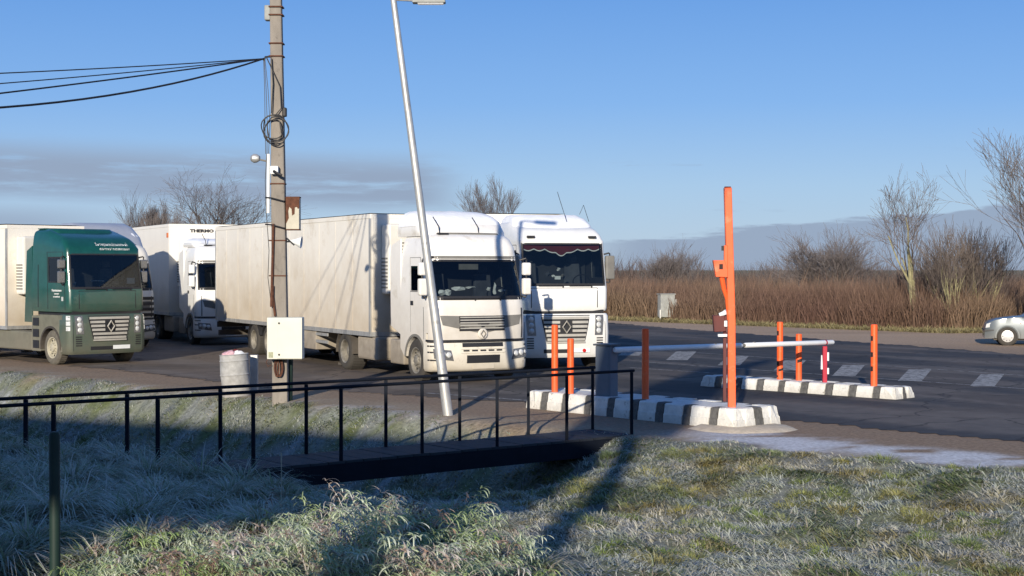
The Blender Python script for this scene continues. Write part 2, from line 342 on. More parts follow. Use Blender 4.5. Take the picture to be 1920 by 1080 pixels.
def cols(x, y):
    """base colour of bare ground (soil, dirt shoulder, frost, verge)"""
    e = edge(x, y); n = nn(x, y)
    dirt = np.array((.27, .195, .13)); soil = np.array((.17, .185, .12)); frost = np.array((.52, .54, .56)); sand = np.array((.33, .27, .19)); verge = np.array((.22, .20, .12))
    g = ss(-.1, .5, e)[..., None]
    f = ss(.35, .65, fbm(x*3.7, y*3.7, 31, 4))[..., None]
    pt_ = ss(.42, .60, fbm(x*1.3, y*1.3, 37, 3))[..., None]; soil = soil*(1-pt_)+np.array((.115, .135, .05))*pt_
    c = dirt*(1-g)+(soil*(1-.75*f)+frost*.42*.75*f)*g
    # frost and sand lying on the shoulder between the verge and the road, right of the island
    t = (x-y)/1.41421
    sh = (ss(-1.9, -1.2, e)*ss(.3, -.2, e)*ss(-15.6, -14.2, t))
    fr = ss(.36, .52, fbm(x*1.1+.4*y, y*3.2, 41, 5))*sh
    c = c*(1-.85*fr[..., None])+frost*1.25*.85*fr[..., None]
    sd = ss(-1.1, -.3, e)*ss(.4, 0, e)*ss(.38, .6, fbm(x*.8, y*.8, 57, 3))
    c = c*(1-.7*sd[..., None])+sand*.7*sd[..., None]
    # snow slick beside the pole bases
    sl2 = ss(.62, .7, fbm(x*1.2, y*2.0, 71, 4))*ss(-.6, .2, e)*ss(2.2, .8, e)*ss(-17.5, -19, t)
    c = c*(1-.3*sl2[..., None])+frost*.3*sl2[..., None]
    # far verge of dry grass
    gv = ss(42, 56, y+(fbm(x*.5, y*.25, 131, 3)-.5)*8)[..., None]; c = c*(1+.65*gv*(.6+.8*fbm(x*.25, y*.9, 133, 3)[..., None]))
    v = verge_mask(x, y)[..., None]
    vf = fbm(x*.7, y*.7, 91, 3)[..., None]
    c = c*(1-v)+(verge*(.7+.6*vf))*v
    return c
def far_line(x): return 76.5 - (x-5)*1.62 + 0*x            # where the far dry verge begins
def verge_mask(x, y):
    fl = np.where(x > 5, 77.-(x-5)*1.22, 77.+(5-x)*.2); fl = np.where(x > 17.7, 61.5+(x-17.7)*.3, fl)
    return ss(-.5, 1.2, y-fl+(fbm(x*.6, y*.6, 5)-.5)*2.5)
def tint(me, c):
    a = me.color_attributes.new('tint', 'FLOAT_COLOR', 'POINT'); q = np.ones((len(c), 4), np.float32); q[:, :3] = c; a.data.foreach_set('color', q.ravel())
def grid_mesh(name, xs, ys, zf, cf, mat, offs=0.):
    X, Y = np.meshgrid(xs, ys); Z = zf(X, Y)+offs; nx, ny = len(xs), len(ys)
    co = np.stack([X, Y, Z], -1).reshape(-1, 3)
    i = np.arange(nx*ny).reshape(ny, nx); q = np.stack([i[:-1, :-1], i[:-1, 1:], i[1:, 1:], i[1:, :-1]], -1).reshape(-1, 4)
    me = bpy.data.meshes.new(name); me.vertices.add(len(co)); me.vertices.foreach_set('co', co.ravel().astype(np.float32))
    me.loops.add(q.size); me.loops.foreach_set('vertex_index', q.ravel().astype(np.int32)); me.polygons.add(len(q))
    me.polygons.foreach_set('loop_start', np.arange(0, q.size, 4, dtype=np.int32)); me.polygons.foreach_set('loop_total', np.full(len(q), 4, np.int32))
    me.update(); me.polygons.foreach_set('use_smooth', np.ones(len(q), bool)); tint(me, cf(X, Y).reshape(-1, 3)); me.materials.append(mat)
    return link(bpy.data.objects.new(name, me))
xs = np.concatenate([[-3000, -900, -300, -120, -70, -45, -32], np.arange(-24, 20.01, .2), [24, 30, 40, 60, 110, 300, 900, 3000]])
ys = np.concatenate([[-300, -60, -20, -8, -3, 0, 2], np.arange(4, 46.01, .2), np.arange(47, 95, 1.), [100, 120, 160, 260, 600, 1500, 4000]])
g = grid_mesh('ground', xs, ys, terrain, cols, M['ground']); tag(g, kind='structure')

# asphalt: dark on the right, brown with mud around the lorries
rd = MB()
def road_poly():
    near = [(14, 14.6), (9.2, 20.2), (7.75, 22.4), (6.2, 24.0), (4.9, 25.5), (3.4, 25.6), (1.6, 26.9), (.2, 29.2), (-2.2, 30.6), (-5.5, 33.2), (-10, 38.2), (-16, 44.5), (-30, 60)]
    far = [(-30, 90), (-4, 82), (4.3, 75), (7.5, 66), (11.5, 56.5), (15.7, 46.2), (19, 40), (26, 30), (34, 18)]
    return near+far
poly = road_poly()
def inpoly(X, Y, P):
    r = np.zeros(X.shape, bool); j = len(P)-1
    for i in range(len(P)):
        xi, yi = P[i]; xj, yj = P[j]
        c = ((yi > Y) != (yj > Y)) & (X < (xj-xi)*(Y-yi)/(yj-yi+1e-12)+xi); r ^= c; j = i
    return r
def road_cols(X, Y):
    asp = np.array((.052, .052, .054)); mud = np.array((.16, .125, .095)); pale = np.array((.17, .150, .13))
    w = (X*.8+Y*.6)
    left = ss(1.5, -3.0, X-.02*(Y-30))
    m = np.clip(left*.75 + ss(.48, .68, fbm(X*.35+Y*.12, Y*.22, 61, 4))*.40, 0, .85)
    s = ss(.50, .64, fbm((X*.6-Y*.8)*.13, (X*.8+Y*.6)*.95, 67, 4))*.55          # tyre-worn pale bands along the road
    c = asp*(1-m[..., None])+mud*m[..., None]; c = c*(1-s[..., None])+pale*s[..., None]
    pt = ss(.64, .66, vnoise(X*.5+9, Y*.35, 73))*.25; return c*(1-pt[..., None])
def road():
    st = .25; X = np.arange(-30, 34, st); Y = np.arange(14, 90, st); GX, GY = np.meshgrid(X, Y)
    wob = (fbm(GX*1.3, GY*1.3, 81)-.5)*.5
    ins = inpoly(GX+wob, GY+wob, poly) & (nn(GX, GY) > 17.95)
    idx = -np.ones(GX.shape, int); q = []
    keep = ins[:-1, :-1] & ins[1:, :-1] & ins[:-1, 1:] & ins[1:, 1:]
    iy, ix = np.nonzero(keep)
    ids = np.arange(GX.size).reshape(GX.shape)
    Q = np.stack([ids[iy, ix], ids[iy, ix+1], ids[iy+1, ix+1], ids[iy+1, ix]], -1)
    u, inv = np.unique(Q, return_inverse=True); Q = inv.reshape(Q.shape)
    co = np.stack([GX.ravel()[u], GY.ravel()[u], np.full(len(u), .008)], -1)
    me = bpy.data.meshes.new('road'); me.from_pydata(co.tolist(), [], Q.tolist()); tint(me, road_cols(co[:, 0], co[:, 1])); me.materials.append(M['asphalt'])
    return tag(link(bpy.data.objects.new('road', me)), kind='structure')
roado = road()
def flatquad(name, pts, z, mat, parent, n=1):
    me = bpy.data.meshes.new(name); me.from_pydata([(x, y, z) for x, y in pts], [], [tuple(range(len(pts)))]); me.materials.append(mat)
    return link(bpy.data.objects.new(name, me), parent)
# zebra stripes and the thin edge lines
for cx, cy in ((1186, 660), (1276, 668), (1374, 677), (1480, 686), (1590, 695.5), (1714, 704.5), (1850, 714), (1998, 724)):
    k = (cy-667)/47.; hh = 8+3.6*k; w = 21+3*k; sk = 13+1*k
    P4 = [px(cx-w-sk*.5, cy+hh), px(cx+w-sk*.6, cy+hh), px(cx+w+sk*.7, cy-hh), px(cx-w+sk*1.0, cy-hh)]
    flatquad('crossing_stripe', [(p.x, p.y) for p in P4], .013, M['paintline'], roado)
def line(a, b, w, z=.012, name='edge_line'):
    a, b = px(*a), px(*b); d = (b-a).normalized(); n = Vector((-d.y, d.x, 0))*w/2
    flatquad(name, [(p.x, p.y) for p in (a-n, b-n, b+n, a+n)], z, M['paintline'], roado)
line((1150, 651), (2050, 714), .09); line((1200, 679), (2050, 739), .09); line((1180, 690), (1330, 700), .08); line((800, 738), (990, 752), .10)
line((870, 712), (1000, 716), .08)

# ------------------------------------------------------------------ grass (numpy ribbons)
def blades(name, P, Lh, Wd, az, phi0, curl, base, tip, mat, nseg=3, twist=None, label=None, cat='grass'):
    n = len(P); ts = np.linspace(0, 1, nseg+1); d = np.stack([np.cos(az), np.sin(az), np.zeros(n)], 1); s = np.stack([-np.sin(az), np.cos(az), np.zeros(n)], 1)
    if twist is not None: s = s*np.cos(twist)[:, None]+d*np.sin(twist)[:, None]
    pts = [P.copy()]; p = P.copy()
    for k in range(nseg):
        ph = phi0+curl*((k+.5)/nseg); st = (Lh/nseg)
        p = p + d*(np.sin(ph)*st)[:, None]; p[:, 2] += np.cos(ph)*st; pts.append(p.copy())
    vs = []; cs = []
    for k in range(nseg):
        wk = Wd*(1-.75*(k/nseg)**1.5)*.5
        vs += [pts[k]-s*wk[:, None], pts[k]+s*wk[:, None]]; t = ts[k]; c = base*(1-t)+tip*t; cs += [c, c]
    vs.append(pts[-1]); cs.append(tip)
    V = np.stack(vs, 1); C = np.stack(cs, 1); nv = V.shape[1]
    tri = []
    for k in range(nseg-1): a = 2*k; tri += [(a, a+1, a+3), (a, a+3, a+2)]
    a = 2*(nseg-1); tri.append((a, a+1, a+2)); tri = np.array(tri)
    T = (tri[None]+(np.arange(n)*nv)[:, None, None]).reshape(-1, 3)
    me = bpy.data.meshes.new(name); me.vertices.add(n*nv); me.vertices.foreach_set('co', V.astype(np.float32).ravel())
    me.loops.add(T.size); me.loops.foreach_set('vertex_index', T.ravel().astype(np.int32)); me.polygons.add(len(T))
    me.polygons.foreach_set('loop_start', np.arange(0, T.size, 3, dtype=np.int32)); me.polygons.foreach_set('loop_total', np.full(len(T), 3, np.int32))
    me.update(); tint(me, np.clip(C, 0, 1).reshape(-1, 3)); me.materials.append(mat)
    o = link(bpy.data.objects.new(name, me)); o['kind'] = 'stuff'
    if label: o['label'] = label; o['category'] = cat
    return o
FROST = np.array((.84, .85, .81)); GREEN = np.array((.145, .195, .055)); OCHRE = np.array((.31, .26, .085)); STRAW = np.array((.50, .44, .30)); DKG = np.array((.05, .075, .03))
def lawn():
    n = 2600000
    y = 6.6+ (rng.random(n)**.9)*37; x = (rng.random(n)-.5)*2*(y*.40+1.2)
    e = edge(x, y); k = (e > rng.random(n)*.7-.05) & (x > -.37*y-1.5) & (x < .36*y+1.2); x, y, e = x[k], y[k], e[k]
    dens = np.clip(11./y, .2, 1)*(1+.9*ss(14.6, 15.6, nn(x, y))*ss(18.2, 17.4, nn(x, y))*ss(-17, -15.5, (x-y)/1.41421)); dens = dens*np.clip(ss(-.1, .7, e)+.3, 0, 1); k = rng.random(len(x)) < dens; x, y, e = x[k], y[k], e[k]
    z0 = terrain(x, y); k = (z0 > -2) & ((nn(x, y) > 9.6) | (rng.random(len(x)) < .15)); x, y, e = x[k], y[k], e[k]
    lim = 345000
    if len(x) > lim: q = rng.permutation(len(x))[:lim]; x, y, e = x[q], y[q], e[q]
    z = terrain(x, y); n = len(x)
    hum = fbm(x*1.5, y*1.5, 11); fine = vnoise(x*5.5, y*5.5, 21); pat = fbm(x*.55, y*.55, 23, 2); dirn = fbm(x*.8, y*.8, 27, 2)*4*PI
    az = dirn+rng.normal(0, .9, n); Lh = (.085+.12*hum+.07*rng.random(n))*(.55+.45*ss(0, 1.5, e)) * (1+.25*ss(11, 8, nn(x, y)))
    Wd = .008+.006*rng.random(n)+.0003*y
    phi = .45+.9*rng.random(n); curl = .9+2.0*rng.random(n)
    tuft = ss(.47, .63, hum+.12*(fine-.5))*ss(.25, .5, pat+.3*vnoise(x*1.9, y*1.9, 29))
    och = ss(.5, .68, vnoise(x*1.2+7, y*1.2, 33))
    gb = GREEN*(1-och[:, None])+OCHRE*och[:, None]; gb = gb*(.75+.6*rng.random(n))[:, None]
    fr = np.clip(.88-.72*tuft+.45*(fine-.5)+.25*rng.normal(0, .5, n), .04, .98)[:, None]
    dry = (rng.random(n) < .16+.35*ss(13.5, 10.5, y))[:, None]
    bc = np.where(dry, STRAW*.8, gb)*(.8)
    base = bc*(1-.28*fr)+FROST*.28*fr; tip = bc*(1-.84*fr)+FROST*.84*fr
    P = np.stack([x, y, z-.01], 1)
    return blades('frosty_grass', P, Lh, Wd, az, phi, curl, base, tip, M['blade'], 2, rng.random(n)*1.2, 'frost covered short grass over the ditch banks and the verge', 'grass')
lawn()
def tufts():
    P = []; az = []; Lh = []; fr = []; oc = []
    for i in range(480):
        y = 11+rng.random()*13; x = (rng.random()-.33)*2*y*.36
        e = float(edge(np.array(x), np.array(y)))
        if e < .25 or nn(x, y) < 9.5 or fbm(x*.55, y*.55, 23, 2) < .38: continue
        s_ = .07+.09*rng.random(); m = int(90+900*s_); a = rng.random(m)*2*PI; r = s_*np.sqrt(rng.random(m))
        P.append(np.stack([x+np.cos(a)*r*1.5, y+np.sin(a)*r, .3*s_*(1-(r/s_)**2)], 1)); az.append(a+rng.normal(0, .5, m)); Lh.append((.07+.09*rng.random(m))*(.6+3*s_)); fr.append(np.full(m, rng.random()*.5)); oc.append(np.full(m, rng.random()**1.6))
    P = np.concatenate(P); P[:, 2] += terrain(P[:, 0], P[:, 1])-.01; n = len(P); fr = np.clip(np.concatenate(fr)*.5+rng.normal(0, .14, n), 0, .9)[:, None]; oc = np.concatenate(oc)[:, None]
    bc = (GREEN*1.25*(1-oc)+OCHRE*1.1*oc)*(.7+.6*rng.random(n))[:, None]
    blades('green_grass_tufts', P, np.concatenate(Lh), .006+.005*rng.random(n), np.concatenate(az), .2+.6*rng.random(n), .9+1.1*rng.random(n), bc*(1-.3*fr)+FROST*.3*fr, bc*(1-.9*fr)+FROST*.9*fr, M['blade'], 3, rng.random(n), 'green and ochre tufts poking out of the frosted grass at the right', 'grass')
tufts()
def tussocks():
    # long drooping frosted grass on the near bank, left of the footbridge
    cs = []
    for i in range(420):
        y = 9+rng.random()*12; x = -(.37*y)+rng.random()*(.37*y+.2)
        if nn(x, y) > 10.6 or nn(x, y) < 3.6: continue
        if abs((x-.79/.61*0)-0) < 0: continue
        cs.append((x, y, (.18+.24*rng.random())*(1.2 if x < -.22*y else .85)))
    cs += [(-3.55, 17.1, .75), (-3.0, 16.6, .62), (-4.1, 16.9, .55), (-2.6, 16.2, .45)]
    P = []; Lh = []; az = []; ph = []; cu = []; fr = []; gr = []
    for x, y, s in cs:
        m = int(150+170*s); a = rng.random(m)*2*PI; r = rng.random(m)*.10
        P.append(np.stack([x+np.cos(a)*r, y+np.sin(a)*r], 1)); az.append(a+rng.normal(0, .4, m)); Lh.append(s*(.7+.6*rng.random(m))); ph.append(.15+.5*rng.random(m)); cu.append(1.3+1.3*rng.random(m)); fr.append(np.full(m, rng.random()))
    P = np.concatenate(P); z = terrain(P[:, 0], P[:, 1]); P = np.column_stack([P, z-.02]); n = len(P); Lh = np.concatenate(Lh); az = np.concatenate(az); ph = np.concatenate(ph); cu = np.concatenate(cu); fr = np.clip(np.concatenate(fr)*.5+.2+rng.normal(0, .15, n), .05, .9)[:, None]
    bc = np.where((rng.random(n) < .4)[:, None], STRAW*.75, GREEN*1.1)
    base = bc*(1-.3*fr)+FROST*.3*fr; tip = bc*(1-.9*fr)+FROST*.9*fr
    blades('drooping_grass_tussocks', P, Lh, .009+.008*rng.random(n), az, ph, cu, base, tip, M['blade'], 3, rng.random(n), 'long drooping frosted grass on the near bank left of the footbridge', 'grass')
tussocks()
def weeds():
    P = []; Lh = []; Wd = []; az = []; ph = []; cu = []; B = []; T = []
    def put(p, l, w, a, f, c, b, t): P.append(p); Lh.append(l); Wd.append(w); az.append(a); ph.append(f); cu.append(c); B.append(b); T.append(t)
    spots = []
    for i in range(700):
        y = 7.4+rng.random()*2.5; X = 130+rng.random()*880
        lim = 965+ (abs(X-760)*.14) if X > 520 else 955+(520-X)*.25
        spots.append(((X-960)/F*y, y, X))
    for x, y, X in spots:
        z = float(terrain(np.array([x]), np.array([y]))[0]); h = (.17+.15*random.random()+(.12 if 600 < X < 900 else 0))*(.65+.35*min(1, max(0, (X-130)/350)))
        kind = random.random(); a0 = random.random()*2*PI; lean = .1+.35*random.random(); cur = .7+1.3*random.random()
        gcol = GREEN*(1.3+.7*random.random())*np.array((1.05, 1.1, 1.0)) if kind < .68 else np.array((.24, .13, .07))*(.7+.7*random.random())
        fa = (.12+.3*random.random()) if vnoise(x*2.2+5, y*1.4, 301) > .52 else .4+.4*random.random()
        mix = lambda q: gcol*(1-q)+FROST*1.05*q
        put((x, y, z), h, .009, a0, lean, cur, mix(.3), mix(.9))
        p = np.array((x, y, z), float); ns = 11
        for k in range(ns):
            f = lean+cur*(k+.5)/ns; st = h/ns; p = p+np.array((math.cos(a0)*math.sin(f)*st, math.sin(a0)*math.sin(f)*st, math.cos(f)*st))
            if k < 2: continue
            for r in range(4):
                a = random.random()*2*PI; q = fa*(.3+.7*k/ns)
                put(tuple(p), .045+.075*random.random(), .006+.010*random.random(), a, .7+.7*random.random(), 1.0+1.2*random.random(), mix(q*.35), mix(min(1, q*1.15)))
    P = np.array(P); n = len(P)
    blades('frosted_weeds', P, np.array(Lh), np.array(Wd), np.array(az), np.array(ph), np.array(cu), np.array(B), np.array(T), M['blade'], 5, rng.random(n)*1.5, 'tall frosted leafy weeds on the near bank at the bottom of the picture', 'weeds')
weeds()
def stalks():
    mb = MB()
    for (X, y, h, lean) in ((527, 12.5, .62, .0), (545, 12.6, .5, .35), (505, 12.4, .45, -.3)):
        x = (X-960)/F*y; z = float(terrain(np.array([x]), np.array([y]))[0]); pts = [(x+lean*h*(t**2)*.6, y, z+h*t*(1 if lean == 0 else (1-.35*t*t))) for t in np.linspace(0, 1, 6)]
        mb.tube(pts, [.006, .006, .005, .004, .004, .007], 5)
    o = mb.build('dry_stalks', material('dry_stalk', (.42, .38, .28), .8)); tag(o, 'thin dry frosted stalks rising in front of the footbridge deck', 'dry stalks', kind='stuff')
stalks()
def reeds():
    n = 85000
    x = -14+rng.random(n)*52; fl = np.where(x > 5, 78.2-(x-5)*1.2, 78.2+(5-x)*.2); fl = np.where(x > 17.7, 63+(x-17.7)*.3, fl)
    y = fl+ (rng.random(n)**1.7)*24 + (vnoise(x*.9, x*.3, 101)-.5)*1.2
    big = fbm(x*.45, y*.25, 103, 4)
    Lh = (1.35+1.5*big+.5*(rng.random(n) < .04))*(.75+.4*rng.random(n))*(.65+.35*ss(0, 2.5, y-fl)) ; az = rng.random(n)*2*PI
    c = np.array((.165, .098, .075))*(1-big[:, None]*.9)+np.array((.27, .195, .125))*(big[:, None]*.9)
    pch = ss(.45, .65, fbm(x*.4+3, y*.2, 107, 3))[:, None]; c = c*(1-.35*pch)+np.array((.14, .07, .06))*.35*pch
    c = c*(.6+.75*rng.random(n))[:, None]
    P = np.stack([x, y, np.zeros(n)], 1)
    blades('dry_reed_field', P, Lh, .018+.022*rng.random(n), az, rng.random(n)*.28, .1+.6*rng.random(n), c*.8, c*1.15, M['blade'], 2, rng.random(n)*PI, 'brown dry reeds and tall weeds covering the field behind the road', 'reeds')
    n = 26000; x = -6+rng.random(n)*38; fl = np.where(x > 5, 77.-(x-5)*1.22, 77.+(5-x)*.2); fl = np.where(x > 17.7, 61.5+(x-17.7)*.3, fl)
    y = fl-.6+rng.random(n)*3.4; c = np.array((.27, .235, .12))*(.6+.8*rng.random(n))[:, None]
    blades('dry_verge_grass', np.stack([x, y, np.zeros(n)], 1), .12+.3*rng.random(n)*vnoise(x*1.1, y, 5)+.08, .02+.03*rng.random(n), rng.random(n)*2*PI, .2+.6*rng.random(n), .5+rng.random(n), c*.8, c*1.3, M['blade'], 2, rng.random(n)*PI, 'dry yellowish grass strip along the far side of the road', 'grass')
reeds()

# ------------------------------------------------------------------ trees
def make_tree(name, label, cat, loc, H, r0, spread=.5, depth=5, trunkh=.25, bark='bark', twig='twig', seed=1, up=.25, nb=(3, 5), stems=1, group=None, dens=1.0, width=None, kl=.56):
    R = random.Random(seed); root = thing(name, label, cat, loc, 0, group)
    tr = MB(); cr = MB()
    def grow(p, d, ln, r, lv):
        nseg = 4 if lv < 2 else (3 if lv < 4 else 2); pts = [p]; rs = [r]; dd = d.copy(); q = p.copy()
        kids = []
        for i in range(nseg):
            dd = (dd + Vector((R.gauss(0, .11), R.gauss(0, .11), up*.35+R.gauss(0, .05)))*(1 if lv else .25)).normalized()
            q = q+dd*(ln/nseg); pts.append(q.copy()); rs.append(max(r*(1-.55*(i+1)/nseg), .007)); kids.append((q.copy(), dd.copy(), rs[-1], (i+1)/nseg))
        (tr if lv <= 1 else cr).tube(pts, rs, 7 if lv == 0 else (5 if lv == 1 else 3), cap=(lv == 0))
        if lv >= depth: return
        k = R.randint(*nb) if lv else R.randint(nb[0]+1, nb[1]+2)
        k = max(2, int(k*(dens if lv else 1)+.5))
        for j in range(k):
            f = (.35 if lv else trunkh)+(1-(.35 if lv else trunkh))*(j+R.random()*.6)/k; f = min(f, 1)
            idx = min(int(f*nseg), nseg-1); a = pts[idx]; b = pts[idx+1]; pp = a.lerp(b, f*nseg-idx if f < 1 else 1)
            dl = (b-a).normalized(); o = dl.orthogonal().normalized(); o.rotate(Matrix.Rotation(R.random()*2*PI, 3, dl)); an = spread*(.6+.7*R.random())
            nd_ = (dl*math.cos(an)+o*math.sin(an)).normalized()
            grow(pp, nd_, ln*(kl+.28*R.random())*(1.08-.35*f if lv == 0 else 1), rs[idx]*(.5+.18*R.random()), lv+1)
    for s in range(stems):
        a = R.random()*2*PI; t = .0 if stems == 1 else .15+.35*R.random(); off = Vector((math.cos(a)*.15*(stems > 1), math.sin(a)*.15*(stems > 1), -.05))
        grow(off, Vector((math.cos(a)*t, math.sin(a)*t, 1)).normalized(), H*(.62 if stems == 1 else .5)*(.85+.3*R.random() if stems > 1 else 1), r0*(1 if stems == 1 else .6), 0)
    zm = max(v[2] for v in tr.v+cr.v); k = H/zm
    for b in (tr, cr): b.v = [(v[0]*k*(width or 1), v[1]*k*(width or 1), v[2]*k) for v in b.v]
    tr.build('trunk', M[bark], root, smooth=True); cr.build('crown', M[twig], root)
    return root
def at(X, Y, z=0): return ((X-960)/F*Y, Y, z)
def hgt(ytop, Y): return CAMZ+(HY-ytop)/F*Y
make_tree('bare_tree', 'bare young tree with yellowish lichen trunk behind the road, right of the bollards', 'tree', at(1712, 65), hgt(306, 65), .15, .54, 5, .12, 'barkgreen', 'twig', 103, .24, (3, 4), dens=1.1, kl=.54, width=1.0)
make_tree('bare_tree', 'tall bare tree cut by the right edge of the picture above the silver car', 'tree', at(1948, 60), hgt(218, 60), .13, .46, 5, .12, 'bark', 'twig', 104, .26, (3, 4), dens=1.15, kl=.54, width=1.2)
make_tree('bare_bush', 'dense bare dark bush standing above the reeds left of the yellowish tree', 'bush', at(1566, 88), hgt(412, 88), .09, .44, 4, .15, 'bark', 'twigfar', 11, .2, (4, 5), stems=9, width=1.25)
make_tree('bare_bush', 'twiggy bare bush above the reeds left of the orange mast', 'bush', at(1245, 95), hgt(438, 95), .08, .38, 4, .15, 'bark', 'twigfar', 12, .3, (4, 5), stems=8)
make_tree('bare_bush', 'thin low bare bush right beside the twiggy bush left of the orange mast', 'bush', at(1292, 100), hgt(462, 100), .06, .36, 4, .15, 'bark', 'twigfar', 13, .3, (3, 4), stems=3)
make_tree('bare_bush', 'small round bare bush on the horizon just right of the orange mast', 'bush', at(1433, 120), hgt(486, 120), .06, .5, 4, .15, 'bark', 'twigfar', 14, .15, (3, 4), stems=4)
make_tree('bare_bush', 'small reddish bare bush on the horizon between the round bush and the dense dark bush', 'bush', at(1475, 120), hgt(484, 120), .06, .5, 4, .15, 'bark', 'twigfar', 15, .15, (3, 4), stems=4)
th = make_tree('thicket_shrub', 'x', 'shrub', at(1790, 64), 5.0, .07, .30, 4, .1, 'barkgreen', 'twig', 21, .3, (3, 4), stems=6, group='bare shrubs behind the road at the right')
th['label'] = 'bare many-stemmed shrub directly right of the yellowish tree trunk'
for i, (X, Y, s, lab) in enumerate(((1765, 67, .8, 'lower bare shrub close behind the trunk of the yellowish tree'), (1838, 66, .95, 'bare shrub behind the bonnet of the silver car'), (1815, 71, 1.0, 'tall bare shrub standing back between two nearer shrubs left of the silver car'), (1672, 70, .6, 'low bare shrub left of the yellowish tree'))):
    c = copy_tree(th); c.location = at(X, Y); c.scale = (s, s, s); c.rotation_euler.z = 1.3*i+.7; c['label'] = lab
# far trees
bigt = make_tree('bare_tree', 'wide spreading bare tree behind the trailers, left of the concrete pole', 'tree', at(388, 105), hgt(306, 105), .42, .60, 5, .25, 'bark', 'twigfar', 202, .14, (3, 4), dens=1.35, kl=.56, width=1.15)
tall = make_tree('bare_tree', 'x', 'tree', at(275, 105), hgt(345, 105), .16, .30, 5, .15, 'bark', 'twigfar', 17, .5, (4, 5))
tall['label'] = 'slim upright bare tree, the tallest left of the spreading tree'; tall['group'] = 'slim bare trees behind the trailers'
for i, (X, Y, s, lab) in enumerate(((236, 108, .82, 'slim bare tree second from the left behind the trailers'), (212, 112, .72, 'lowest leftmost slim bare tree behind the trailers'), (312, 104, .92, 'slim bare tree just left of the spreading tree'), (256, 112, .85, 'slim bare tree half hidden behind the tallest slim one'), (340, 110, .9, 'slim bare tree behind the left branches of the spreading tree'), (430, 108, .62, 'low slim bare tree right of the spreading trunk'), (455, 112, .6, 'low slim bare tree beside the concrete pole'), (293, 113, .75, 'slim bare tree farther back between two taller ones'))):
    c = copy_tree(tall); c.location = at(X, Y); c.scale = (s, s, s); c.rotation_euler.z = 2.1*i+1; c['label'] = lab
make_tree('bare_tree', 'fine twigged bare tree behind the white cab roofs right of the leaning lamp post', 'tree', at(908, 100), hgt(322, 100), .18, .30, 6, .2, 'bark', 'twigfar', 23, .42, (4, 5), dens=.8)
# hedge on the horizon
def hedge():
    n = 34000; x = -90+rng.random(n)*190; y = 105+rng.random(n)*45; h = 2.0+2.6*fbm(x*.14, y*.02, 203, 4)**1.3
    c = np.array((.10, .075, .065))*(.6+.8*rng.random(n))[:, None]
    blades('distant_scrub', np.stack([x, y, np.zeros(n)], 1), h*(.7+.5*rng.random(n)), .03+.05*rng.random(n), rng.random(n)*2*PI, rng.random(n)*.4, .2+.5*rng.random(n), c, c*1.2, M['blade'], 2, rng.random(n)*PI, 'dark scrub line far behind the reed field along the horizon', 'scrub')
hedge()

